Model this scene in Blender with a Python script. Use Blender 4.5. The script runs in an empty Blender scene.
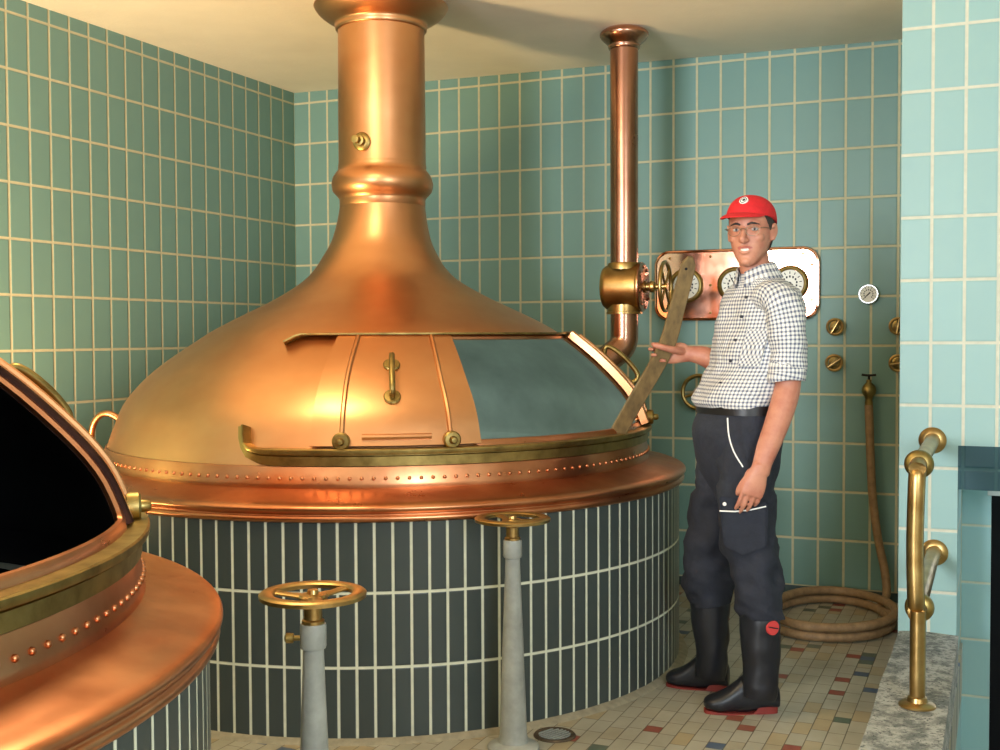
import bpy, bmesh, math, random
from mathutils import Vector, Matrix, noise
from math import sin, cos, pi, radians as R_, sqrt, atan2

random.seed(7)
scn = bpy.context.scene
COL = scn.collection

# ------------------------------------------------------------------ camera
CAM_POS = Vector((4.03869, -6.08532, 1.35295))
RT = Vector((0.916718, 0.39951, -0.004445))
UP = Vector((-0.009504, 0.032929, 0.999413))
FW = Vector((-0.399422, 0.916137, -0.033984))
FPX = 1150.0
cam_d = bpy.data.cameras.new('camera'); cam = bpy.data.objects.new('camera', cam_d); COL.objects.link(cam)
cam_d.sensor_width = 36.0; cam_d.lens = FPX / 1000 * 36; cam_d.clip_start = 0.05
m3 = Matrix((RT, UP, -FW)).transposed()
cam.matrix_world = Matrix.Translation(CAM_POS) @ m3.to_4x4()
scn.camera = cam

# ------------------------------------------------------------------ node helpers
def srgb(r, g, b):
    f = lambda c: (c/255/12.92) if c/255 <= 0.04045 else ((c/255+0.055)/1.055)**2.4
    return (f(r), f(g), f(b), 1)

class NT:
    def __init__(s, name):
        s.m = bpy.data.materials.new(name); s.m.use_nodes = True
        s.t = s.m.node_tree; s.b = s.t.nodes['Principled BSDF']
    def n(s, typ, **kw):
        nd = s.t.nodes.new(typ)
        for k, v in kw.items(): setattr(nd, k, v)
        return nd
    def l(s, a, b): s.t.links.new(a, b)
    def setin(s, sock, v):
        if isinstance(v, bpy.types.NodeSocket): s.l(v, sock)
        else: sock.default_value = v
    def math(s, op, a, b=None, c=None):
        nd = s.n('ShaderNodeMath', operation=op)
        s.setin(nd.inputs[0], a)
        if b is not None: s.setin(nd.inputs[1], b)
        if c is not None: s.setin(nd.inputs[2], c)
        return nd.outputs[0]
    def mix(s, f, a, b, mode='MIX'):
        nd = s.n('ShaderNodeMix', data_type='RGBA', blend_type=mode)
        s.setin(nd.inputs[0], f); s.setin(nd.inputs[6], a); s.setin(nd.inputs[7], b)
        return nd.outputs[2]
    def maprange(s, v, a, b, c=0., d=1.):
        nd = s.n('ShaderNodeMapRange'); s.setin(nd.inputs[0], v)
        for i, x in enumerate((a, b, c, d)): nd.inputs[1+i].default_value = x
        return nd.outputs[0]
    def obj(s): return s.n('ShaderNodeTexCoord').outputs['Object']
    def sep(s, v):
        nd = s.n('ShaderNodeSeparateXYZ'); s.l(v, nd.inputs[0]); return nd.outputs
    def comb(s, x, y, z=0.):
        nd = s.n('ShaderNodeCombineXYZ')
        for i, v in enumerate((x, y, z)): s.setin(nd.inputs[i], v)
        return nd.outputs[0]
    def wn(s, v):
        nd = s.n('ShaderNodeTexWhiteNoise', noise_dimensions='3D'); s.l(v, nd.inputs['Vector']); return nd
    def noise(s, vec, scale, detail=3., rough=.55):
        nd = s.n('ShaderNodeTexNoise'); s.l(vec, nd.inputs['Vector'])
        nd.inputs['Scale'].default_value = scale; nd.inputs['Detail'].default_value = detail; nd.inputs['Roughness'].default_value = rough
        return nd.outputs[0]
    def scale(s, vec, xyz):
        nd = s.n('ShaderNodeMapping'); s.l(vec, nd.inputs[0]); nd.inputs['Scale'].default_value = xyz; return nd.outputs[0]
    def bump(s, h, strength, dist=.01):
        nd = s.n('ShaderNodeBump'); s.l(h, nd.inputs['Height']); nd.inputs['Strength'].default_value = strength; nd.inputs['Distance'].default_value = dist
        s.l(nd.outputs[0], s.b.inputs['Normal'])
    def base(s, v): s.setin(s.b.inputs['Base Color'], v)
    def rough(s, v): s.setin(s.b.inputs['Roughness'], v)
    def metal(s, v): s.setin(s.b.inputs['Metallic'], v)

def tile_mat(name, axes, w, h, ou, ov, col, grout, gw=.012, rough=.42, var=.10, radius=None):
    k = NT(name); x, y, z = k.sep(k.obj())
    if axes == 'XZ': u, v = x, z
    elif axes == 'YZ': u, v = y, z
    else: u, v = k.math('MULTIPLY', k.math('ARCTAN2', y, x), radius), z
    a = k.math('DIVIDE', k.math('SUBTRACT', u, ou), w); b = k.math('DIVIDE', k.math('SUBTRACT', v, ov), h)
    fa = k.math('FRACT', a); fb = k.math('FRACT', b)
    da = k.math('MULTIPLY', k.math('MINIMUM', fa, k.math('SUBTRACT', 1., fa)), w)
    db = k.math('MULTIPLY', k.math('MINIMUM', fb, k.math('SUBTRACT', 1., fb)), h)
    d = k.math('MINIMUM', da, db)
    mask = k.maprange(d, gw*.38, gw*.62)
    rnd = k.wn(k.comb(k.math('FLOOR', a), k.math('FLOOR', b), 3.)).outputs[0]
    nz = k.noise(k.obj(), 14., 3.)
    t = k.mix(k.maprange(rnd, 0, 1, 0, var*2), col, tuple(c*.72 for c in col[:3])+(1,))
    t = k.mix(k.maprange(nz, .3, .7, 0, .14), t, (col[0]*1.25, col[1]*1.12, col[2]*.95, 1))
    g = k.mix(k.noise(k.obj(), 30.), tuple(c*.72 for c in grout[:3])+(1,), grout)
    k.base(k.mix(mask, g, t))
    k.rough(k.maprange(mask, 0, 1, .85, rough)); k.b.inputs['Specular IOR Level'].default_value = .3
    hgt = k.math('ADD', k.maprange(d, gw*.25, gw*.9), k.math('MULTIPLY', k.noise(k.obj(), 9., 1.), .12))
    k.bump(hgt, .35, .006)
    return k.m

def metal_mat(name, col, col2, rough, scale=(3, 3, 3), nscale=2., mixr=(.35, .7), bump=.0, rvar=.04, streak=None):
    k = NT(name); o = k.obj()
    nz = k.noise(k.scale(o, scale), nscale, 4.)
    c = k.mix(k.maprange(nz, mixr[0], mixr[1]), col, col2)
    k.base(c); k.metal(1.)
    n2 = k.noise(k.scale(o, streak or (2, 2, 2)), 4., 4.)
    k.rough(k.maprange(n2, .3, .7, rough-rvar, rough+rvar))
    if bump: k.bump(k.noise(o, 5., 3.), bump, .02)
    return k.m

def plain(name, col, rough=.5, metal=0., nscale=0, var=.2, bump=0, bscale=40):
    k = NT(name)
    if nscale:
        nz = k.noise(k.obj(), nscale, 4.)
        k.base(k.mix(k.maprange(nz, .3, .7), tuple(c*(1-var) for c in col[:3])+(1,), tuple(min(1, c*(1+var)) for c in col[:3])+(1,)))
    else: k.base(col)
    k.rough(rough); k.metal(metal)
    if bump: k.bump(k.noise(k.obj(), bscale, 4.), bump, .01)
    return k.m

M = {}
GROUT = srgb(205, 198, 160)
TEAL = srgb(114, 149, 139)
M['tile_back'] = tile_mat('teal_tile_back', 'XZ', .1278, .25, .11, .045, TEAL, GROUT)
M['tile_left'] = tile_mat('teal_tile_left', 'YZ', .1255, .25, 0, .045, TEAL, GROUT)
M['tile_pier'] = tile_mat('teal_tile_pier', 'XZ', .1225, .25, 3.7805, .0675, srgb(146, 178, 172), srgb(216, 212, 188))
M['tile_shade_band'] = tile_mat('shaded_teal_tile', 'XZ', .1225, .25, 3.7805, .0675, srgb(28, 66, 72), srgb(62, 92, 94))  # pier tile with the shadow band's darkness put into its colour
M['tile_recess'] = tile_mat('teal_tile_recess', 'XZ', .1278, .25, 3.883, .02, srgb(150, 188, 186), srgb(210, 212, 186), gw=.010)
M['tile_drum'] = tile_mat('dark_slate_tile', 'ANG', 2*pi*1.305/134, .25, .0, .0, srgb(66, 74, 72), srgb(226, 228, 204), gw=.0095, rough=.32, var=.15, radius=1.305)
M['copper'] = metal_mat('satin_copper', srgb(216, 162, 116), srgb(198, 134, 88), .36, (1, 1, 1.5), 1.6, (.35, .7), .0, .03, (1.5, 1.5, 3))
M['copper_flange'] = metal_mat('worn_copper', srgb(210, 148, 106), srgb(182, 114, 76), .32, (2, 2, 2), 2.5, (.3, .7), .01, .05, (2, 2, 6))
M['copper_dark'] = metal_mat('pipe_copper', srgb(194, 148, 122), srgb(166, 114, 90), .24, (2, 2, 2), 2, (.3, .7))
M['copper_panel'] = metal_mat('polished_copper_sheet', srgb(226, 172, 146), srgb(212, 148, 120), .11, (2, 2, 2), 2, (.3, .7), 0, .03, (3, 3, 3))
M['brass'] = metal_mat('brass', srgb(194, 162, 104), srgb(160, 126, 74), .32, (4, 4, 4), 3)
M['brass_old'] = metal_mat('tarnished_brass', srgb(170, 146, 88), srgb(126, 106, 60), .40, (4, 4, 4), 4)
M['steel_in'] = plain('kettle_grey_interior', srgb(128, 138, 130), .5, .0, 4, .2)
M['shade_in'] = plain('shaded_kettle_interior', srgb(18, 18, 24), .55, .0, 5, .4)  # near-black base colour stands in for the shade inside the left kettle
M['plaster'] = plain('ceiling_plaster', srgb(236, 228, 206), .9, 0, 3, .04, .12, 45)
M['base'] = plain('dark_teal_baseboard', srgb(52, 70, 70), .35, 0, 12, .2)
M['paint_grey'] = plain('grey_pedestal_paint', srgb(150, 152, 144), .42, 0, 18, .18, .05, 60)
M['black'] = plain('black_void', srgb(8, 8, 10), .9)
M['white_trim'] = plain('pale_trim', srgb(205, 208, 200), .6, 0, 10, .1)
M['grey_wall'] = plain('grey_plaster', srgb(190, 184, 166), .9, 0, 4, .08)
M['hose'] = plain('tan_rubber_hose', srgb(150, 120, 84), .6, 0, 30, .25, .1, 90)
M['iron'] = plain('rusty_drain_iron', srgb(92, 78, 62), .6, .6, 40, .4)
M['darkmetal'] = plain('dark_cast_metal', srgb(44, 40, 36), .5, .7)
M['dialface'] = plain('dial_face', srgb(232, 230, 214), .45)
M['rim_shade'] = metal_mat('shaded_copper', srgb(74, 50, 42), srgb(50, 34, 30), .45)  # dark tone stands in for the shadow gap between door edge and lip
M['ink'] = plain('dial_ink', srgb(30, 30, 34), .5)
M['steel'] = plain('bright_steel', srgb(200, 200, 196), .3, 1.)

def floor_mat():
    k = NT('mosaic_floor'); x, y, z = k.sep(k.obj()); S = .0585
    a = k.math('DIVIDE', x, S); ia = k.math('FLOOR', a)
    sh = k.math('MULTIPLY', k.wn(k.comb(ia, 7., 1.)).outputs[0], 2.)
    b = k.math('ADD', k.math('DIVIDE', y, S*1.02), sh); ib = k.math('FLOOR', b)
    rn = k.wn(k.comb(ia, ib, 2.)); rnd = rn.outputs[0]
    acc = k.math('LESS_THAN', rnd, .05)
    fa = k.math('FRACT', a); fb = k.math('FRACT', b); b2 = k.math('MULTIPLY', b, .5); f2 = k.math('FRACT', b2)
    e = lambda f: k.math('MINIMUM', f, k.math('SUBTRACT', 1., f))
    da = k.math('MULTIPLY', e(fa), S); db = k.math('MULTIPLY', e(fb), S); d2 = k.math('MULTIPLY', e(f2), 2*S)
    dc = k.math('MINIMUM', d2, k.math('ADD', db, k.math('MULTIPLY', k.math('SUBTRACT', 1., acc), 1.)))
    d = k.math('MINIMUM', da, dc); mask = k.maprange(d, .0008, .0022)
    sel = k.wn(k.comb(ia, ib, 9.)).outputs[0]
    cr = k.n('ShaderNodeValToRGB'); k.l(sel, cr.inputs[0]); el = cr.color_ramp; el.interpolation = 'CONSTANT'
    cs = [(0, srgb(140, 60, 44)), (.36, srgb(84, 98, 84)), (.78, srgb(66, 88, 116))]
    el.elements[0].position = 0; el.elements[0].color = cs[0][1]; el.elements[1].position = .36; el.elements[1].color = cs[1][1]
    q = el.elements.new(.78); q.color = cs[2][1]
    pair = k.wn(k.comb(ia, k.math('FLOOR', b2), 5.)).outputs[0]
    cr2 = k.n('ShaderNodeValToRGB'); k.l(pair, cr2.inputs[0]); el = cr2.color_ramp
    el.elements[0].color = srgb(164, 158, 138); el.elements[1].color = srgb(168, 150, 116)
    for p, c in ((.3, srgb(176, 170, 150)), (.7, srgb(170, 165, 146)), (.9, srgb(172, 154, 118))):
        q = el.elements.new(p); q.color = c
    tile = k.mix(acc, cr2.outputs[0], cr.outputs[0])
    nz = k.noise(k.obj(), 3.5, 5.)
    tile = k.mix(k.maprange(nz, .35, .7, 0, .35), tile, srgb(120, 112, 94))
    k.base(k.mix(mask, srgb(92, 82, 64), tile)); k.rough(k.maprange(nz, .3, .7, .3, .55)); k.bump(mask, .3, .003)
    return k.m
M['floor'] = floor_mat()

def concrete_mat():
    k = NT('rough_concrete'); o = k.obj()
    n1 = k.noise(o, 16., 7., .75); n2 = k.noise(o, 90., 3.)
    c = k.mix(k.maprange(n1, .42, .56), srgb(104, 106, 98), srgb(166, 164, 152))
    k.base(k.mix(k.maprange(n2, .58, .66), c, srgb(70, 72, 68))); k.rough(.9); k.bump(n2, .5, .01); return k.m
M['concrete'] = concrete_mat(); M['mortar'] = plain('mortar', srgb(146, 138, 116), .9, 0, 25, .2)

# ------------------------------------------------------------------ mesh helpers
def frames(pts, closed=False):
    n = len(pts); T = []
    for i in range(n):
        a = pts[(i-1) % n] if (closed or i > 0) else pts[i]
        b = pts[(i+1) % n] if (closed or i < n-1) else pts[i]
        T.append((b-a).normalized())
    up = Vector((0, 0, 1)) if abs(T[0].z) < .9 else Vector((1, 0, 0))
    N = [(up - T[0]*up.dot(T[0])).normalized()]
    for i in range(1, n):
        v = N[-1] - T[i]*N[-1].dot(T[i]); N.append(v.normalized())
    return T, N

def sweep(bm, pts, sect, closed=False, caps=True, normals=None, mat=0, uvl=None):
    """sect: list of (a,b) or function(i)->list ; a along N, b along T x N"""
    pts = [Vector(p) for p in pts]
    T, N = frames(pts, closed)
    if normals is not None:
        N = [(Vector(nv) - T[i]*Vector(nv).dot(T[i])).normalized() for i, nv in enumerate(normals)]
    rings = []
    for i, p in enumerate(pts):
        B = T[i].cross(N[i]); s = sect(i) if callable(sect) else sect
        rings.append([bm.verts.new(p + N[i]*a + B*b) for a, b in s])
    fs = []
    m = len(rings[0]); n = len(rings)
    for i in range(n if closed else n-1):
        r0, r1 = rings[i], rings[(i+1) % n]
        for j in range(m):
            f = bm.faces.new((r0[j], r0[(j+1) % m], r1[(j+1) % m], r1[j])); f.material_index = mat; fs.append(f)
    if caps and not closed:
        f = bm.faces.new(rings[0][::-1]); f.material_index = mat; f = bm.faces.new(rings[-1]); f.material_index = mat
    return rings

def circ(ra, n=12, rb=None, ph=0.):
    rb = ra if rb is None else rb
    return [(ra*cos(2*pi*i/n+ph), rb*sin(2*pi*i/n+ph)) for i in range(n)]

def tube(bm, pts, r, n=12, closed=False, caps=True, mat=0):
    if callable(r) or isinstance(r, (list, tuple)):
        f = r if callable(r) else (lambda i: r[i])
        return sweep(bm, pts, lambda i: circ(f(i), n), closed, caps, mat=mat)
    return sweep(bm, pts, circ(r, n), closed, caps, mat=mat)

def lathe(bm, prof, seg=48, mtx=None, mat=0, cap0=False, cap1=False, off=None):
    rings = []
    for r, z in prof:
        o = off(z) if off else (0, 0)
        if r < 1e-6: ring = [bm.verts.new((o[0], o[1], z))]
        else: ring = [bm.verts.new((o[0]+r*cos(2*pi*i/seg), o[1]+r*sin(2*pi*i/seg), z)) for i in range(seg)]
        rings.append(ring)
    for a, b in zip(rings, rings[1:]):
        for i in range(seg):
            j = (i+1) % seg
            if len(a) == 1 and len(b) == 1: continue
            vs = [a[0], b[j], b[i]] if len(a) == 1 else ([a[i], a[j], b[0]] if len(b) == 1 else [a[i], a[j], b[j], b[i]])
            f = bm.faces.new(vs); f.material_index = mat
    if cap0 and len(rings[0]) > 2: bm.faces.new(rings[0][::-1]).material_index = mat
    if cap1 and len(rings[-1]) > 2: bm.faces.new(rings[-1]).material_index = mat
    if mtx is not None:
        bmesh.ops.transform(bm, matrix=mtx, verts=[v for r in rings for v in r])
    return rings

def box(bm, lo, hi, mat=0, bev=0):
    vs = [bm.verts.new((x, y, z)) for x in (lo[0], hi[0]) for y in (lo[1], hi[1]) for z in (lo[2], hi[2])]
    fs = []
    for q in ((0, 1, 3, 2), (4, 6, 7, 5), (0, 4, 5, 1), (2, 3, 7, 6), (0, 2, 6, 4), (1, 5, 7, 3)):
        f = bm.faces.new([vs[i] for i in q]); f.material_index = mat; fs.append(f)
    if bev:
        bmesh.ops.bevel(bm, geom=list({e for f in fs for e in f.edges}), offset=bev, segments=2, affect='EDGES', profile=.6)
    return vs

def axis_m(pos, d, upv=None):
    """matrix taking local z to direction d at pos"""
    d = Vector(d).normalized(); u = Vector(upv) if upv else (Vector((0, 0, 1)) if abs(d.z) < .9 else Vector((1, 0, 0)))
    x = u.cross(d).normalized(); y = d.cross(x)
    m = Matrix((x, y, d)).transposed().to_4x4(); m.translation = Vector(pos); return m

def cr(pts, n=8, closed=False):
    P = [Vector(p) for p in pts]; out = []; L = len(P)
    for i in range(L if closed else L-1):
        g = lambda j: P[j % L] if closed else P[max(0, min(L-1, j))]
        p0, p1, p2, p3 = g(i-1), g(i), g(i+1), g(i+2)
        for s in range(n):
            t = s/n
            out.append(.5*((2*p1)+(p2-p0)*t+(2*p0-5*p1+4*p2-p3)*t*t+(3*p1-p0-3*p2+p3)*t**3))
    if not closed: out.append(P[-1].copy())
    return out

def root_of(o):
    v = Vector((0, 0, 0))
    while o is not None: v += o.location; o = o.parent
    return v

def obj(name, bm, mats, parent=None, base=None, smooth=38, recalc=True):
    if recalc: bmesh.ops.recalc_face_normals(bm, faces=bm.faces[:])
    b = root_of(parent) if parent else Vector(base or (0, 0, 0))
    if b.length: bmesh.ops.translate(bm, vec=-b, verts=bm.verts[:])
    me = bpy.data.meshes.new(name); bm.to_mesh(me); bm.free()
    for m in (mats if isinstance(mats, (list, tuple)) else [mats]): me.materials.append(M[m] if isinstance(m, str) else m)
    if smooth:
        me.shade_smooth(); me.set_sharp_from_angle(angle=R_(smooth))
    o = bpy.data.objects.new(name, me); COL.objects.link(o)
    if parent: o.parent = parent
    else: o.location = b
    return o

def tag(o, label, cat, group=None):
    o['label'] = label; o['category'] = cat
    if group: o['group'] = group
    return o
def thing(name, label, cat, loc, group=None):
    o = bpy.data.objects.new(name, None); o.empty_display_size = .1; COL.objects.link(o); o.location = loc
    return tag(o, label, cat, group)
def struct(name, bm, mats, smooth=0):
    o = obj(name, bm, mats, smooth=smooth); o['kind'] = 'structure'; return o
B = bmesh.new

# ------------------------------------------------------------------ room shell
H = 2.83
FRONT_Y, RIGHT_X = -9.5, 6.5
b = B(); box(b, (-.2, FRONT_Y-.2, -.2), (3.895, .25, 0)); box(b, (3.895, FRONT_Y-.2, -.2), (RIGHT_X+.2, -4.2, 0)); struct('floor', b, 'floor')
b = B(); box(b, (-.2, FRONT_Y-.2, H), (RIGHT_X+.2, .25, H+.2))
for v in b.verts: v.co.z += .035-.0134*v.co.x
struct('ceiling', b, 'plaster')
b = B(); box(b, (-.2, 0, 0), (3.87, .25, H+.1)); struct('wall_back', b, 'tile_back')
b = B(); box(b, (-.2, FRONT_Y, 0), (0, 0, H+.1)); struct('wall_left', b, 'tile_left')
b = B(); box(b, (0, -.012, 0), (3.66, 0, .045)); struct('baseboard_back', b, 'base')
b = B(); box(b, (3.664, -1.19, .02), (3.885, -.0, H)); box(b, (3.885, -1.19, .91), (RIGHT_X, -.9, H)); struct('wall_pier', b, 'tile_pier')
b = B(); box(b, (3.885, -1.186, .735), (RIGHT_X, -.9, .91)); struct('trim_shade_band', b, 'tile_shade_band')  # slab in the dark colour, standing in for a shadow on the pier
b = B(); box(b, (3.885, -.70, -1.0), (4.005, -.55, .735)); box(b, (4.9, -.7, -1.0), (RIGHT_X, -.55, .735)); struct('wall_recess', b, 'tile_recess')
b = B(); box(b, (4.005, -.70, .665), (4.9, -.56, .70)); box(b, (3.99, -.715, .655), (4.9, -.70, .705), bev=.003); struct('trim_doorhead', b, 'white_trim')
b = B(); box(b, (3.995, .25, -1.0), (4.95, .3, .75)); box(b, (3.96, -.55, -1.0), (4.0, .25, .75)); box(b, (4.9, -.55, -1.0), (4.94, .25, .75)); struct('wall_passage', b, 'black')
b = B(); box(b, (3.70, -4.2, -1.1), (RIGHT_X+.2, .3, -1.0)); struct('floor_stairwell', b, 'floor')
b = B(); box(b, (3.83, -4.2, -1.0), (3.893, -.7, -.2)); box(b, (3.89, -4.26, -1.0), (RIGHT_X+.2, -4.2, -.2)); struct('wall_stairwell', b, 'tile_recess')
b = B(); box(b, (RIGHT_X, FRONT_Y, 0), (RIGHT_X+.2, -.9, H)); box(b, (RIGHT_X, -4.2, -1), (RIGHT_X+.2, -.5, 0)); struct('wall_right', b, 'grey_wall')
# front wall behind the camera with a window opening
WX0, WX1, WZ0, WZ1 = 1.1, 2.6, .95, 2.6
b = B()
box(b, (-.2, FRONT_Y-.2, 0), (WX0, FRONT_Y, H+.06)); box(b, (WX1, FRONT_Y-.2, 0), (RIGHT_X+.2, FRONT_Y, H))
box(b, (WX0, FRONT_Y-.2, 0), (WX1, FRONT_Y, WZ0)); box(b, (WX0, FRONT_Y-.2, WZ1), (WX1, FRONT_Y, H+.06)); struct('wall_front', b, 'grey_wall')
b = B()
for x in (WX0, (WX0+WX1)/2-.025, WX1-.05): box(b, (x, FRONT_Y-.12, WZ0), (x+.05, FRONT_Y-.06, WZ1))
for z in (WZ0, WZ1-.05): box(b, (WX0, FRONT_Y-.12, z), (WX1, FRONT_Y-.06, z+.05))
struct('window_1', b, 'white_trim')
# concrete kerb
b = B(); box(b, (3.668, -4.2, 0), (3.893, -1.19, .15))
bmesh.ops.subdivide_edges(b, edges=b.edges[:], cuts=7, use_grid_fill=True)
for v in b.verts:
    if v.co.z > .01:
        n = noise.noise(v.co*7)*.006; v.co.z += n
        if v.co.x < 3.7: v.co.x += noise.noise(v.co*9+Vector((3, 0, 0)))*.008
struct('trim_kerb', b, 'concrete', smooth=40)

# ------------------------------------------------------------------ kettles
KN = [(1.172, .82), (1.168, .866), (1.155, .91), (1.132, .975), (1.078, 1.093), (.95, 1.228), (.776, 1.358), (.722, 1.392), (.632, 1.439), (.487, 1.509), (.405, 1.555), (.333, 1.603), (.285, 1.654), (.252, 1.707), (.222, 1.764), (.203, 1.83), (.191, 1.895), (.187, 1.93)]
TAB = [(p.x, p.y) for p in cr([(r, z, 0) for r, z in KN], 10)]
def Rz(z):
    if z <= TAB[0][1]: return TAB[0][0]
    for (r0, z0), (r1, z1) in zip(TAB, TAB[1:]):
        if z <= z1: return r0+(r1-r0)*(z-z0)/(z1-z0)
    return TAB[-1][0]
def koff(z):
    t = max(0., 1-abs((z-1.42)/.26)); t = t*t*(3-2*t)
    k = max(0., min(1., (z-1.6)/.35)); t = .02*t+.011*k*k*(3-2*k)
    return (.917*t, .4*t)
def KP(c, az, z, dr=0.):
    a = R_(az); d = (Rz(z+.004)-Rz(z-.004))/.008; s = 1/sqrt(1+d*d)
    r = Rz(z)+dr*s; o = koff(z)
    return Vector((c[0]+o[0]+r*cos(a), c[1]+o[1]+r*sin(a), z-dr*s*d))
def KN_(az, z):
    a = R_(az); d = (Rz(z+.004)-Rz(z-.004))/.008; s = 1/sqrt(1+d*d)
    return Vector((cos(a)*s, sin(a)*s, -d*s))
def arange(a, b, step):
    n = max(1, int(round(abs(b-a)/step))); return [a+(b-a)*i/n for i in range(n+1)]

ZO0, ZO1 = .972, 1.348

def door(c, root, a0, a1, swap, hk=.3, dr2=.048, strip='copper'):
    DR = dr2 if swap else .022
    zt = 1.332 if swap else 1.352
    bm = B(); zs = arange(.968, zt, .02); az = arange(a0, a1, 1.5)
    def grid(dr):
        return [[bm.verts.new(KP(c, a, z, dr)) for a in az] for z in zs]
    go, gi = grid(DR), grid(DR-.007)
    for g in (go, gi):
        for i in range(len(zs)-1):
            for j in range(len(az)-1): bm.faces.new((g[i][j], g[i][j+1], g[i+1][j+1], g[i+1][j]))
    n, m = len(zs), len(az)
    per = [(0, j) for j in range(m)]+[(i, m-1) for i in range(1, n)]+[(n-1, j) for j in range(m-2, -1, -1)]+[(i, 0) for i in range(n-2, 0, -1)]
    for k in range(len(per)):
        p, q = per[k], per[(k+1) % len(per)]
        bm.faces.new((go[p[0]][p[1]], go[q[0]][q[1]], gi[q[0]][q[1]], gi[p[0]][p[1]]))
    d = obj('sliding_door', bm, 'copper', root)
    if swap:
        bm = B(); sweep(bm, [KP(c, a0, z, DR-.012) for z in arange(.968, zt, .016)], [(-.018, -.004), (.012, -.004), (.016, 0), (.012, .004), (-.018, .004)], normals=[KN_(a0, z) for z in arange(.968, zt, .016)]); obj('edge_strip', bm, strip, d)
    for q in (a0+5.5, a1-5.5):
        bm = B(); tube(bm, [KP(c, q, z, DR) for z in arange(1.01, zt-.017, .015)], .0095, 8); obj('rib', bm, 'copper', d)
    bm = B(); tube(bm, [KP(c, a, .998, DR+.003) for a in arange(a0+9, a1-9, 1.)], .0105, 8); obj('rib', bm, 'copper', d)
    for q in (a0+5.5, a1-5.5):
        p = KP(c, q, .985, DR); nn = Vector((cos(R_(q)), sin(R_(q)), .0))
        bm = B(); lathe(bm, [(0, -.012), (.03, -.012), (.031, -.004), (.031, .012), (.026, .017), (.014, .018), (.013, .032), (.009, .038), (0, .039)], 24, axis_m(p+nn*.006, nn)); obj('roller', bm, 'brass_old', d)
    am = a0+.48*(a1-a0) if not swap else a0+hk*(a1-a0)
    bm = B()
    z0, z1 = (1.125, 1.232) if not swap else (1.115, 1.23)
    for z in (z0, z1):
        lathe(bm, [(0, -.003), (.031, -.003), (.031, .005), (.027, .009), (0, .011)], 20, axis_m(KP(c, am, z, DR), KN_(am, z)))
    pts = [KP(c, am, z0, DR), KP(c, am, z0-.004, DR+.03), KP(c, am, z0+.012, DR+.05), KP(c, am, (z0+z1)/2, DR+.055), KP(c, am, z1-.012, DR+.05), KP(c, am, z1+.01, DR+.034), KP(c, am, z1, DR)]
    tube(bm, cr(pts, 5), .011, 10); obj('handle', bm, 'brass_old', d)
    return d

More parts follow.
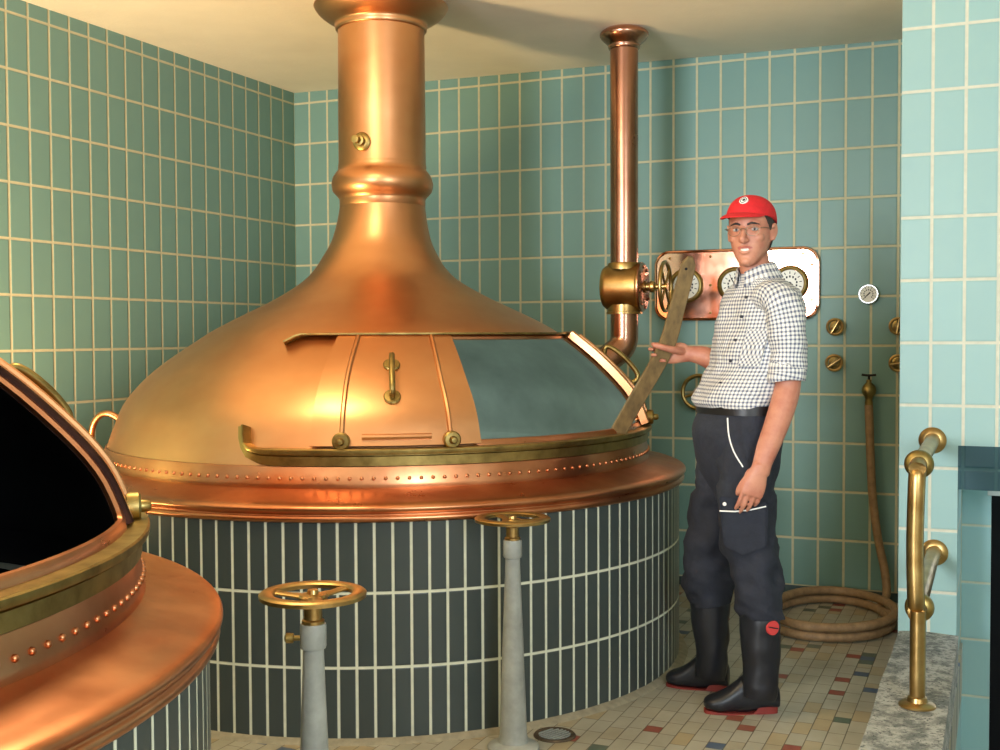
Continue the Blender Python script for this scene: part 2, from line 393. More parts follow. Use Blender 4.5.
def kettle(c, label, mid, inner, pipe, hk=.3, ds=0., dr2=.048, strip='copper'):
    root = thing('brew_kettle', label, 'kettle', (c[0], c[1], 0), 'copper brew kettles')
    loc = lambda p: Vector((c[0]+p[0], c[1]+p[1], p[2]))
    T0 = Matrix.Translation((c[0], c[1], 0))
    bm = B(); lathe(bm, [(1.1, 0), (1.305, 0), (1.305, .25), (1.305, .5), (1.305, .75), (1.1, .75)], 268, T0); obj('tiled_base', bm, 'tile_drum', root, smooth=30)
    bm = B(); lathe(bm, [(1.30, 0.0), (1.34, 0.0), (1.333, .006), (1.305, .014)], 134, T0)
    for v in bm.verts: v.co.x += noise.noise(v.co*14)*.006; v.co.y += noise.noise(v.co*14+Vector((5, 0, 0)))*.006
    obj('mortar_skirt', bm, 'mortar', root)
    fl = [(1.165, .836), (1.178, .831), (1.20, .825), (1.27, .808), (1.305, .801), (1.325, .794), (1.333, .786), (1.331, .777), (1.322, .769), (1.319, .763), (1.325, .757), (1.327, .749), (1.322, .741), (1.31, .736), (1.295, .737)]
    fl = [(p.x, p.y) for p in cr([(r, z, 0) for r, z in fl], 3)]
    bm = B(); lathe(bm, fl, 180, T0); obj('flange', bm, 'copper_flange', root, smooth=60)
    # dome shell with the hatch opening left out
    oa0, oa1 = mid-29, mid+29
    zs = sorted(set([round(z, 4) for z in arange(.82, .972, .019)+arange(.972, 1.348, .0188)+arange(1.348, 1.93, .0194)]))
    azs = arange(oa0, oa1, 2.)+arange(oa1, oa0+360, 2.)[1:-1]
    bm = B()
    for dr, mi in ((0., 0), (-.008, 1)):
        g = [[bm.verts.new(KP(c, a, z, dr)) for a in azs] for z in zs]
        for i in range(len(zs)-1):
            zm = (zs[i]+zs[i+1])/2
            for j in range(len(azs)):
                if ZO0 < zm < ZO1 and j < 29: continue
                j2 = (j+1) % len(azs)
                f = bm.faces.new((g[i][j], g[i][j2], g[i+1][j2], g[i+1][j])); f.material_index = mi
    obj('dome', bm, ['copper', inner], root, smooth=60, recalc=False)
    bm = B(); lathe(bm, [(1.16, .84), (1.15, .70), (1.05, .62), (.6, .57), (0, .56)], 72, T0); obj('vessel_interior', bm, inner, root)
    # riveted band below the hatch
    bm = B(); lathe(bm, [(1.176, .829), (1.178, .833), (1.176, .85), (1.171, .88), (1.164, .905), (1.158, .906)], 180, T0)
    for i in range(180):
        a = R_(2*i); p = loc((1.1735*cos(a), 1.1735*sin(a), .866))
        lathe(bm, [(.0075, -.002), (.0068, .003), (.004, .0058), (0, .0065)], 7, axis_m(p, (cos(a), sin(a), .1)))
    obj('riveted_band', bm, 'copper_flange', root, smooth=50)
    # opening lip
    rr = 2.2; P = []
    def arc(ac, zc, s0):
        for i in range(7):
            t = R_(s0+i*15); P.append((ac+rr*cos(t), zc+.035*sin(t)))
    arc(oa1-rr, ZO1-.035, 0); arc(oa0+rr, ZO1-.035, 90); arc(oa0+rr, ZO0+.035, 180); arc(oa1-rr, ZO0+.035, 270)
    D = []
    for i in range(len(P)):
        p, q = P[i], P[(i+1) % len(P)]
        L = max(1, int(max(abs(p[0]-q[0])/2, abs(p[1]-q[1])/.025)))
        for s in range(L): D.append((p[0]+(q[0]-p[0])*s/L, p[1]+(q[1]-p[1])*s/L))
    bm = B(); sweep(bm, [KP(c, a, z, .003) for a, z in D], circ(.011, 8, .016), closed=True, normals=[KN_(a, z) for a, z in D])
    obj('hatch_lip', bm, 'copper_flange', root)
    # rails
    r0, r1 = mid-70, mid+70
    path = [(r0-.3, 1.035), (r0, 1.0), (r0+.6, .972), (r0+1.8, .951), (r0+3.6, .940), (r0+6, .937)]+[(a, .937) for a in arange(r0+8, r1, 2.)]
    sect = [(.006, -.031), (.018, -.031), (.026, -.028), (.027, .004), (.022, .007), (.022, .010), (.040, .012), (.042, .017), (.042, .028), (.038, .031), (-.008, .031)]
    def pt(a, z):
        aa = R_(a); rho = Rz(.937)+ (0 if z < .96 else (Rz(z)-Rz(.937))*.75); return loc((rho*cos(aa), rho*sin(aa), z))
    path2 = []
    for p, q in zip(path, path[1:]):
        path2 += [p, ((p[0]+q[0])/2, (p[1]+q[1])/2)]
    path2.append(path[-1])
    bm = B(); ks = lambda i: .5 if i < 5 else min(1., .5+(i-4)*.09)
    sweep(bm, [pt(a, z) for a, z in path2], lambda i: [(x, -y*ks(i)) for x, y in sect], normals=[(cos(R_(a)), sin(R_(a)), 0) for a, z in path2]); obj('lower_rail', bm, 'brass_old', root, smooth=35)
    path = [(r0-2.2, 1.326), (r0-1.4, 1.33), (r0-.2, 1.341), (r0+1.4, 1.354), (r0+3.4, 1.359), (r0+6, 1.36)]+[(a, 1.36) for a in arange(r0+8, r1, 2.)]
    sect = [(-.004, -.004), (.03, -.006), (.045, -.004), (.046, .002), (.03, .004), (-.004, .004)]
    bm = B(); sweep(bm, [KP(c, a, z, 0) for a, z in path], [(x, -y) for x, y in sect], normals=[(cos(R_(a)), sin(R_(a)), .1) for a, z in path]); obj('upper_rail', bm, 'brass_old', root, smooth=35)
    door(c, root, mid-57.5, mid-27.5, False)
    door(c, root, mid+26+ds, mid+56+ds, True, hk, dr2, strip)
    # chimney
    ch = [(.187, 1.922), (.1885, 1.924), (.1885, 1.95), (.190, 1.957), (.20, 1.97), (.218, 1.99), (.2235, 2.02), (.217, 2.05), (.202, 2.072), (.193, 2.082), (.1935, 2.098), (.192, 2.106), (.191, 2.112), (.191, 2.3), (.190, 2.5), (.189, 2.70)]
    bm = B(); lathe(bm, ch, 96, T0, off=koff); obj('chimney', bm, 'copper', root, smooth=45)
    co = [(.186, 2.688), (.197, 2.69), (.201, 2.70), (.202, 2.714), (.21, 2.722), (.24, 2.738), (.272, 2.762), (.29, 2.785), (.2935, 2.795), (.285, 2.802), (.25, 2.815), (.2, 2.846)]
    bm = B(); lathe(bm, [(p.x, p.y) for p in cr([(r, z, 0) for r, z in co], 3)], 96, T0, off=koff); obj('ceiling_collar', bm, 'copper', root, smooth=50)
    # thermometer fitting on the chimney
    a = R_(mid-68); n = Vector((cos(a), sin(a), 0)); p = loc((.19*cos(a), .19*sin(a), 2.18))
    bm = B(); lathe(bm, [(0, -.004), (.038, -.004), (.04, .006), (.034, .012), (.02, .014), (.02, .03), (.024, .032), (.024, .045), (.014, .047), (.012, .065), (.016, .067), (.016, .078), (0, .08)], 24, axis_m(p, n)); obj('fitting', bm, 'brass_old', root)
    if pipe:
        pts = [KP(c, 212, 1.0, -.01), KP(c, 212, 1.01, .05), KP(c, 211, .98, .09), KP(c, 210, .92, .10), loc((1.26*cos(R_(209)), 1.26*sin(R_(209)), .80))]
        bm = B(); tube(bm, cr(pts, 6), .014, 10); obj('overflow_pipe', bm, 'copper', root)
    return root

A1 = (1.52, -1.623); A2 = (1.505, -4.955)
kettle(A1, 'large copper brew kettle with tall chimney and half open hatch on tiled base', -15.5, 'steel_in', True)
kettle(A2, 'copper brew kettle cut off by the left edge, with dark open hatch', 9., 'shade_in', False, .93, 3., .022, 'rim_shade')

# ------------------------------------------------------------------ copper pipe with valve
PX, PY = 2.35, -.69
pr = thing('copper_pipe', 'slim copper pipe from ceiling to kettle with brass valve and handwheel', 'pipe', (PX, PY, 1.2))
zv = 1.587
bm = B(); tube(bm, [Vector((PX, PY, z)) for z in (2.82, 2.4, 2.0, 1.66)], .068, 32); obj('riser', bm, 'copper_dark', pr)
bm = B(); prof = [(.066, 2.735), (.073, 2.737), (.077, 2.747), (.078, 2.756), (.09, 2.768), (.108, 2.785), (.1175, 2.803), (.114, 2.818), (.09, 2.835)]
lathe(bm, [(p.x, p.y) for p in cr([(r, z, 0) for r, z in prof], 3)], 48, Matrix.Translation((PX, PY, 0))); obj('ceiling_collar', bm, 'copper_dark', pr, smooth=50)
dv = Vector((.9167, .3995, 0))*cos(R_(21)) + Vector((.3994, -.9161, 0))*sin(R_(21))
pv = Vector((PX, PY, zv))
bm = B(); lathe(bm, [(0, -.105), (.07, -.105), (.098, -.098), (.108, -.085), (.112, -.07), (.112, .075), (.118, .077), (.121, .082), (.121, .088), (0, .088)], 48, axis_m(pv, dv))
lathe(bm, [(.083, .085), (.083, .105), (.078, .118), (.0685, .12)], 40, axis_m(pv, (0, 0, 1))); lathe(bm, [(.083, .085), (.083, .118), (.088, .12), (.088, .13), (.0685, .132)], 40, axis_m(pv, (0, 0, -1)))
vb = obj('valve_body', bm, 'brass', pr)
bm = B(); lathe(bm, [(0, 0), (.119, 0), (.119, .006), (.112, .011), (0, .013)], 48, axis_m(pv+dv*.088, dv))
for i in range(8):
    t = 2*pi*i/8+.2; mm = axis_m(pv+dv*.099, dv); lathe(bm, [(.008, 0), (.008, .006), (0, .008)], 8, mm @ Matrix.Translation((.1*cos(t), .1*sin(t), 0)))
obj('end_plate', bm, 'copper_dark', pr)
bm = B(); lathe(bm, [(0, .095), (.03, .095), (.03, .108), (.02, .112), (.02, .125), (.028, .130), (.03, .14), (.028, .15), (.018, .155), (.014, .16), (.014, .2), (.02, .203), (.02, .215), (0, .218)], 24, axis_m(pv, dv)); obj('spindle', bm, 'brass', pr)
bm = B(); mm = axis_m(pv+dv*.203, dv); rg = .118
sweep(bm, [mm @ Vector((rg*cos(t), rg*sin(t), 0)) for t in [2*pi*i/48 for i in range(48)]], circ(.010, 10, .008), closed=True)
for i in range(4):
    t = pi/4+pi/2*i; tube(bm, [mm @ Vector((.012*cos(t), .012*sin(t), 0)), mm @ Vector((rg*cos(t), rg*sin(t), 0))], .006, 8)
obj('handwheel', bm, 'brass', pr)
dk = (Vector((A1[0], A1[1], 0))-Vector((PX, PY, 0))).normalized()
bm = B()
pts = [Vector((PX, PY, 1.52)), Vector((PX, PY, 1.40)), Vector((PX, PY, 1.35))]
for i in range(1, 9):
    t = R_(55)*i/8; pts.append(Vector((PX, PY, 1.35))+dk*(.09*(1-cos(t)))+Vector((0, 0, -.09*sin(t))))
e = pts[-1]; dd = dk*sin(R_(55))+Vector((0, 0, -cos(R_(55))))
pts += [e+dd*.10, e+dd*.185]
tube(bm, pts, .068, 32); obj('elbow', bm, 'copper_dark', pr, smooth=50)

# ------------------------------------------------------------------ gauge panel on the back wall
gp = thing('gauge_panel', 'polished copper panel with three round gauges on the tiled wall', 'instrument panel', (2.748, 0, 1.42))
X0, X1, Z0, Z1 = 2.312, 3.184, 1.428, 1.808
def rrect(x0, x1, z0, z1, r, n=8):
    o = []
    for cx_, cz_, s in ((x1-r, z1-r, 0), (x0+r, z1-r, 90), (x0+r, z0+r, 180), (x1-r, z0+r, 270)):
        for i in range(n+1):
            t = R_(s+90*i/n); o.append((cx_+r*cos(t), cz_+r*sin(t)))
    return o
bm = B()
def rloop(ins, y): return [bm.verts.new((x, y, z)) for x, z in rrect(X0+ins, X1-ins, Z0+ins, Z1-ins, .085-ins)]
L = [rloop(.004, 0.), rloop(0, -.025), rloop(.004, -.034), rloop(.012, -.036), rloop(.017, -.030), rloop(.022, -.030)]
for p, q in zip(L, L[1:]):
    for i in range(len(p)): j = (i+1) % len(p); bm.faces.new((p[i], p[j], q[j], q[i]))
bm.faces.new(L[-1]); obj('plate', bm, 'copper_panel' if 'copper_panel' in M else 'copper_dark', gp, smooth=50)
def ring_at(bm, x, z, y, rad, r, n=36):
    sweep(bm, [Vector((x+rad*cos(t), y, z+rad*sin(t))) for t in [2*pi*i/n for i in range(n)]], circ(r, 8), closed=True)
dn = Vector((0, -1, 0))
def dial_marks(bm, x, z, y, rad, n=11, s=1.):
    for i in range(n):
        t = R_(225-270*i/(n-1)); d = Vector((cos(t), 0, sin(t))); q = Vector((-d.z, 0, d.x))
        p0 = Vector((x, y, z))+d*rad*.72; p1 = Vector((x, y, z))+d*rad*.9
        w = .0022*s
        vs = [bm.verts.new(v) for v in (p0-q*w, p0+q*w, p1+q*w, p1-q*w)]; bm.faces.new(vs)
        c0 = Vector((x, y, z))+d*rad*.52
        vs = [bm.verts.new(c0+Vector((sx*.0042*s, 0, sz*.0055*s))) for sx, sz in ((-1, -1), (1, -1), (1, 1), (-1, 1))]; bm.faces.new(vs)
for gx, na in ((2.490, 40), (2.752, 120), (3.036, 150)):
    gz = 1.617; rad = .082
    bm = B(); lathe(bm, [(.070, .028), (.072, .05), (.078, .056), (.088, .054), (.093, .046), (.094, .030)], 40, axis_m((gx, 0, gz), dn)); g = obj('gauge', bm, 'brass_old', gp, smooth=50)
    bm = B(); lathe(bm, [(.07, .040), (.05, .0405), (0, .0405)], 40, axis_m((gx, 0, gz), dn)); obj('dial', bm, 'dialface', g)
    bm = B(); dial_marks(bm, gx, gz, -.0415, .068); obj('scale', bm, 'ink', g, smooth=0)
    bm = B(); t = R_(na); d = Vector((cos(t), 0, sin(t))); c0 = Vector((gx, -.044, gz)); sweep(bm, [c0-d*.018, c0, c0+d*.05], lambda i: circ((.004, .004, .001)[i], 6, .001)); lathe(bm, [(.008, .042), (.007, .047), (0, .048)], 12, axis_m((gx, 0, gz), dn)); obj('needle', bm, 'ink', g)
for sx, sz in ((2.40, 1.765), (2.62, 1.768), (2.62, 1.617), (2.62, 1.47), (2.40, 1.47), (2.90, 1.765), (2.90, 1.47), (3.10, 1.77), (3.145, 1.71), (3.145, 1.53), (3.10, 1.465)):
    bm = B(); lathe(bm, [(.0075, .028), (.007, .034), (.004, .036), (0, .0365)], 12, axis_m((sx, 0, sz), dn)); obj('screw', bm, 'brass', gp)

# ------------------------------------------------------------------ fittings on the back wall
wd = thing('dial_thermometer', 'small white round dial thermometer on the teal wall above the hose tap', 'thermometer', (3.423, 0, 1.555))
bm = B(); lathe(bm, [(.05, 0), (.05, .03), (.047, .034), (.042, .034), (.041, .028)], 32, axis_m((3.423, 0, 1.555), dn)); obj('case', bm, 'steel', wd)
bm = B(); lathe(bm, [(.042, .0285), (0, .029)], 32, axis_m((3.423, 0, 1.555), dn)); obj('dial', bm, 'dialface', wd)
bm = B(); dial_marks(bm, 3.423, 1.555, -.0298, .042, 11, .6); obj('scale', bm, 'ink', wd, smooth=0)
bm = B(); c0 = Vector((3.423, -.031, 1.555)); d = Vector((-.7, 0, -.7)); sweep(bm, [c0-d*.012, c0, c0+d*.03], lambda i: circ((.003, .003, .001)[i], 6, .001)); obj('needle', bm, 'ink', wd)
for kx, kz, rot, lab in ((3.264, 1.391, 60, 'upper brass valve knob below the right end of the gauge panel'), (3.26, 1.208, 35, 'lower brass valve knob, left of the hose tap'),
                    (3.567, 1.393, 80, 'upper brass valve knob half hidden at the edge of the pier'), (3.568, 1.209, 10, 'lower brass valve knob half hidden at the edge of the pier')):
    kt = thing('wall_valve', lab, 'valve', (kx, 0, kz), 'small round valve knobs on the back wall')
    bm = B(); lathe(bm, [(.032, 0), (.032, .012), (.014, .016), (.012, .045), (0, .046)], 20, axis_m((kx, 0, kz), dn)); obj('stem', bm, 'brass_old', kt)
    bm = B(); ring_at(bm, kx, kz, -.05, .038, .0075, 28)
    t = R_(rot); d = Vector((cos(t), 0, sin(t))); q = Vector((-d.z, 0, d.x)); c0 = Vector((kx, -.05, kz))
    sweep(bm, [c0-d*.038, c0-d*.012, c0, c0+d*.012, c0+d*.038], lambda i: circ((.008, .008, .009, .008, .008)[i], 10, (.013, .009, .011, .009, .013)[i])); obj('handwheel', bm, 'brass', kt)
# ring handwheel behind the man
hx, hz = 2.572, 1.05
hw = thing('wall_handwheel', 'round brass handwheel on the teal wall behind the man\'s waist', 'handwheel', (hx, 0, hz))
bm = B(); lathe(bm, [(.04, 0), (.04, .02), (.02, .024), (.02, .06), (.028, .062), (.028, .10), (0, .104)], 24, axis_m((hx, 0, hz), dn)); obj('hub', bm, 'steel', hw)
bm = B(); ring_at(bm, hx, hz, -.085, .088, .011, 44)
for i in range(3):
    t = R_(80+120*i); tube(bm, [Vector((hx+.02*cos(t), -.08, hz+.02*sin(t))), Vector((hx+.088*cos(t), -.085, hz+.088*sin(t)))], .008, 8)
obj('wheel_ring', bm, 'brass_old', hw)
# hose tap
tx = 3.431
tp = thing('hose_tap', 'weathered brass hose tap with dark T handle on the back wall', 'tap', (tx, 0, 1.09))
bm = B(); lathe(bm, [(.03, 0), (.03, .01), (.015, .014), (.015, .05)], 20, axis_m((tx, 0, 1.075), dn))
lathe(bm, [(.0, -.075), (.018, -.075), (.02, -.06), (.017, -.045), (.022, -.03), (.033, -.012), (.036, .005), (.03, .022), (.018, .036), (.012, .042), (.012, .055), (0, .055)], 24, Matrix.Translation((tx, -.06, 1.07))); obj('tap_body', bm, 'brass_old', tp)
bm = B(); tube(bm, [Vector((tx, -.06, 1.12)), Vector((tx, -.06, 1.145))], .006, 8); sweep(bm, [Vector((tx-.035, -.06, 1.15)), Vector((tx-.01, -.06, 1.147)), Vector((tx+.01, -.06, 1.147)), Vector((tx+.035, -.06, 1.15))], circ(.006, 8)); obj('tap_handle', bm, 'darkmetal', tp)
# hose
hp = [(tx, -.06, .998), (tx+.004, -.061, .9), (tx+.01, -.064, .75), (tx+.022, -.075, .55), (tx+.05, -.09, .34), (tx+.085, -.11, .18), (tx+.10, -.16, .07), (tx+.085, -.30, .026)]
hcx, hcy = 3.31, -.55
for i in range(34):
    t = R_(10-i*24); k = 1+.03*sin(i*1.3)
    zz = .024 + (.044 if i > 15 else 0.) + (.0 if i != 15 else .02)
    hp.append((hcx+.275*k*cos(t)+(.012 if i > 15 else 0), hcy+.39*k*sin(t), min(.07, zz)))
bm = B(); tube(bm, cr(hp, 6), .0205, 12); ho = obj('water_hose', bm, 'hose', base=(hcx, hcy, 0), smooth=60)
tag(ho, 'tan rubber hose hanging from the tap and coiled on the floor', 'hose')
# floor drain
dr = thing('floor_drain', 'round iron floor drain beside the kettle base', 'drain', (2.665, -2.485, 0))
bm = B(); lathe(bm, [(.055, .001), (.055, .006), (.068, .007), (.072, .002), (.072, .0)], 32, Matrix.Translation((2.665, -2.485, 0))); obj('rim', bm, 'iron', dr)
bm = B(); lathe(bm, [(.056, .0008), (0, .0008)], 32, Matrix.Translation((2.665, -2.485, 0))); obj('well', bm, 'black', dr)
bm = B()
for i in range(-3, 4):
    y = i*.0145; hl = sqrt(max(0, .056**2-y*y)); d = Vector((.4, .917, 0)); q = Vector((.917, -.4, 0)); c0 = Vector((2.665, -2.485, .004))
    sweep(bm, [c0+q*y-d*hl, c0+q*y+d*hl], [(-.002, -.0026), (.002, -.0026), (.002, .0026), (-.002, .0026)])
obj('grate', bm, 'paint_grey', dr)

# ------------------------------------------------------------------ valve pedestals
def pedestal(x, y, label, knob):
    p = thing('valve_pedestal', label, 'valve pedestal', (x, y, 0), 'handwheel pedestals in front of the kettle')
    T = Matrix.Translation((x, y, 0))
    bm = B(); lathe(bm, [(.085, 0), (.085, .012), (.078, .018), (.05, .026), (.045, .05), (.0415, .15), (.0345, .35), (.0255, .58), (.0240, .635), (.026, .637)], 32, T, cap0=True); obj('column', bm, 'paint_grey', p, smooth=40)
    bm = B(); lathe(bm, [(.0235, .630), (.029, .632), (.0305, .637), (.0305, .684), (.029, .689), (.02, .691)], 32, T); obj('collar', bm, 'paint_grey', p)
    bm = B(); lathe(bm, [(.026, .689), (.026, .697), (.0215, .70), (.021, .73), (.032, .735), (.034, .752), (.03, .757), (.014, .759), (.012, .768), (0, .769)], 28, T); obj('spindle', bm, 'brass', p)
    bm = B(); z = .757; rg = .107
    sweep(bm, [Vector((x+rg*cos(t), y+rg*sin(t), z)) for t in [2*pi*i/56 for i in range(56)]], [(-.006, -.016), (.003, -.017), (.007, -.012), (.008, 0), (.007, .012), (.003, .017), (-.006, .016), (-.008, 0)], closed=True)
    for i in range(3):
        t = R_(knob*50+20+120*i); d = Vector((cos(t), sin(t), 0)); q = Vector((0, 0, 1))
        sweep(bm, [Vector((x, y, z-.006))+d*.02, Vector((x, y, z-.004))+d*.06, Vector((x, y, z))+d*.098], lambda i: circ((.006, .005, .005)[i], 10, (.022, .014, .017)[i]), normals=[q]*3)
    obj('handwheel', bm, 'brass', p, smooth=50)
    if knob:
        d = Vector((-.9167, -.3995, 0)); bm = B(); lathe(bm, [(.006, .026), (.006, .045), (.011, .046), (.012, .062), (.008, .066), (0, .067)], 14, axis_m((x, y, .655), d)); obj('grease_knob', bm, 'brass_old', p)
    return p
pedestal(2.583, -3.836, 'grey pedestal with brass handwheel nearest the camera, in front of the kettle', 1)
pedestal(2.585, -2.655, 'grey tapered pedestal with brass handwheel, further back beside the floor drain', 0)

# ------------------------------------------------------------------ brass handrail
hr = thing('brass_handrail', 'polished brass handrail bracket on the pier, with post on the concrete kerb', 'handrail', (3.81, -2.25, .15))
fx, fz0, fz1 = 3.79, .478, .928
ry = -2.17; rx = 3.795
bm = B(); tube(bm, [Vector((rx+.005, ry, .15)), Vector((rx+.005, ry, .46))], .0245, 20); obj('post', bm, 'brass', hr)
bm = B(); lathe(bm, [(0, 0), (.058, 0), (.058, .006), (.05, .012), (.033, .016), (.03, .03), (.023, .034)], 28, Matrix.Translation((rx+.005, ry, .15))); obj('base_flange', bm, 'brass', hr)
zt, zb = .915, .445
pts = [Vector((fx, -1.19, fz1)), Vector((fx+.002, -1.4, fz1)), Vector((rx, ry+.05, zt+.012)), Vector((rx, ry+.015, zt-.005)), Vector((rx-.002, ry, zt-.045)), Vector((rx-.006, ry, (zt+zb)/2)), Vector((rx-.002, ry, zb+.06)), Vector((rx, ry+.02, zb+.018)), Vector((rx, ry+.06, zb+.006)), Vector((fx+.008, -1.4, fz0)), Vector((fx+.01, -1.19, fz0))]
bm = B(); tube(bm, cr(pts, 8), .027, 20); obj('rail_tube', bm, 'brass', hr, smooth=60)
for p, d in ((Vector((rx, ry+.08, zt+.012)), (0, 1, .0)), (Vector((rx+.004, ry+.09, zb+.007)), (0, 1, .02))):
    bm = B(); lathe(bm, [(.025, -.026), (.040, -.022), (.046, -.011), (.047, 0), (.046, .011), (.040, .022), (.025, .026)], 28, axis_m(p, d)); obj('collar', bm, 'brass_old', hr, smooth=60)
for z, x in ((fz1, fx), (fz0, fx+.01)):
    bm = B(); lathe(bm, [(0, 0), (.052, 0), (.053, .006), (.046, .014), (.03, .018), (.028, .03), (.023, .032)], 28, axis_m((x, -1.19, z), dn)); obj('wall_flange', bm, 'brass', hr)

# ------------------------------------------------------------------ person
HR = Vector((.9167, .3995, 0)); HC = Vector((.3995, -.9167, 0)); HZ = Vector((0, 0, 1))   # sideways / towards the room's entrance / up
def at(px, py, dep): return CAM_POS + (FW + RT*((px-500)/FPX) - UP*((py-375)/FPX))*dep
def J(px, py, bb=0.): return at(px, py, 4.22-bb)
th = R_(28)
BF = HR*-cos(th)+HC*sin(th); BL = HC*cos(th)+HR*sin(th)          # body front / body left

def gingham(name):
    k = NT(name); uv = k.n('ShaderNodeTexCoord').outputs['UV']; x, y, z = k.sep(uv)
    P = .0148
    s = lambda v: k.math('LESS_THAN', k.math('FRACT', k.math('DIVIDE', v, P)), .46)
    a, b2 = s(x), s(y)
    f = k.math('MULTIPLY', k.math('ADD', a, b2), .5)
    c = k.mix(f, srgb(220, 217, 209), srgb(84, 90, 110))
    k.base(c); k.rough(.85); k.bump(k.noise(k.obj(), 11., 4.), .7, .04); return k.m
M['gingham'] = gingham('blue_white_gingham')
def skin_mat():
    k = NT('skin'); o = k.obj()
    n1 = k.noise(o, 18., 4.); n2 = k.noise(o, 160., 2.)
    c = k.mix(k.maprange(n1, .35, .7), srgb(190, 130, 102), srgb(168, 100, 78)); k.base(c); k.rough(.5)
    k.b.inputs['Subsurface Weight'].default_value = .06; k.b.inputs['Subsurface Radius'].default_value = (.012, .005, .003)
    k.bump(n2, .08, .003); return k.m
M['skin'] = skin_mat()
M['lip'] = plain('lips', srgb(166, 92, 78), .45)
M['hair'] = plain('dark_brown_hair', srgb(44, 32, 26), .6, 0, 90, .4, .5, 120)
M['cap_red'] = plain('red_cotton', srgb(196, 22, 28), .8, 0, 40, .1, .15, 160)
M['teeth'] = plain('teeth', srgb(206, 194, 178), .35)
M['white'] = plain('white_print', srgb(235, 232, 224), .6)
M['eye_white'] = plain('eye_white', srgb(176, 164, 154), .3)
M['iris'] = plain('iris_brown', srgb(52, 44, 40), .2)
M['wire'] = plain('gold_wire', srgb(128, 116, 96), .5, 1.)
M['navy'] = plain('navy_work_cloth', srgb(29, 32, 42), .85, 0, 30, .2, .8, 13)
M['belt'] = plain('black_leather', srgb(22, 20, 20), .4)
M['rubber'] = plain('black_rubber', srgb(26, 27, 32), .38, 0, 8, .25, .1, 20)
M['sole_red'] = plain('red_rubber_sole', srgb(128, 42, 34), .6, 0, 20, .15)
M['badge_red'] = plain('red_badge', srgb(196, 60, 58), .5)
M['button'] = plain('dark_button', srgb(40, 42, 54), .4)
M['wood'] = metal_mat('weathered_wood', srgb(128, 104, 62), srgb(90, 72, 42), .7, (2, 2, .35), 22., (.3, .7), .1)
for nd in M['wood'].node_tree.nodes:
    if nd.type == 'BSDF_PRINCIPLED': nd.inputs['Metallic'].default_value = 0

man = thing('person', 'person in red cap, glasses, checked shirt and rubber boots, holding a long wooden stick', 'person', (3.10, -1.90, 0))

def ell(c, ax, ay, a, bq, n=28, e=2.0):
    out = []
    for i in range(n):
        t = 2*pi*i/n; ct, st = cos(t), sin(t)
        out.append(c + ax*(a*math.copysign(abs(ct)**(2/e), ct)) + ay*(bq*math.copysign(abs(st)**(2/e), st)))
    return out
def skinrings(bm, rings, uv=None, us=1., v0=0., mat=0, caps=True, usz=None):
    vr = [[bm.verts.new(p) for p in r] for r in rings]; m = len(rings[0])
    if uv is not None:
        ref = rings[len(rings)//2]; U = [0]
        for j in range(m): U.append(U[-1]+(ref[(j+1) % m]-ref[j]).length)
        V = [v0]
        for a, b2 in zip(rings, rings[1:]): V.append(V[-1]+sum(((p-q).length for p, q in zip(a, b2)))/m)
    for i in range(len(rings)-1):
        for j in range(m):
            j2 = (j+1) % m
            f = bm.faces.new((vr[i][j], vr[i][j2], vr[i+1][j2], vr[i+1][j])); f.material_index = mat
            if uv is not None:
                for lp, (uu, vv) in zip(f.loops, ((U[j], V[i]), (U[j+1], V[i]), (U[j+1], V[i+1]), (U[j], V[i+1]))): lp[uv].uv = (uu*us, vv)
    if caps:
        bm.faces.new(vr[0][::-1]).material_index = mat; bm.faces.new(vr[-1]).material_index = mat
    return vr
def dense(keys, n=4):
    """catmull-rom a list of equal-length float/Vector tuples"""
    out = []
    L = len(keys)
    for i in range(L-1):
        ks = [keys[max(0, min(L-1, i+d))] for d in (-1, 0, 1, 2)]
        for s in range(n):
            t = s/n; row = []
            for p0, p1, p2, p3 in zip(*ks): row.append((p1*2+(p2-p0)*t+(p0*2-p1*5+p2*4-p3)*(t*t)+(p1*3-p0-p2*3+p3)*(t**3))*.5)
            out.append(row)
    out.append(list(keys[-1])); return out
def limb(bm, keys, n=18, sub=4, uv=None, side=None, caps=True, wr=0, seed=0.):
    """keys: (center, ra, rb): ra along 'side' direction, rb across"""
    K = dense(keys, sub); pts = [k[0] for k in K]; T, N = frames(pts)
    rings = []
    for i, (c, ra, rb) in enumerate(K):
        nv = side if side is not None else N[i]; nv = (nv - T[i]*nv.dot(T[i])).normalized(); bv = T[i].cross(nv)
        r = ell(c, nv, bv, ra, rb, n)
        if wr: r = [p+(p-c).normalized()*wr*(noise.noise(p*16+Vector((seed, 0, 0)))+.5*(.4-abs(noise.noise(Vector((p.dot(HR)*6+seed, p.dot(HC)*6, p.z*24+p.dot(HR)*9))))*1.6)) for p in r]
        rings.append(r)
    return skinrings(bm, rings, uv, caps=caps)
def ball(bm, c, ax, rad, n=14):
    """ellipsoid, ax = 3 axis vectors"""
    rings = []
    for i in range(1, n):
        ph = pi*i/n; rings.append([c+ax[2]*(rad[2]*cos(ph))+ax[0]*(rad[0]*sin(ph)*cos(2*pi*j/20))+ax[1]*(rad[1]*sin(ph)*sin(2*pi*j/20)) for j in range(20)])
    skinrings(bm, rings)

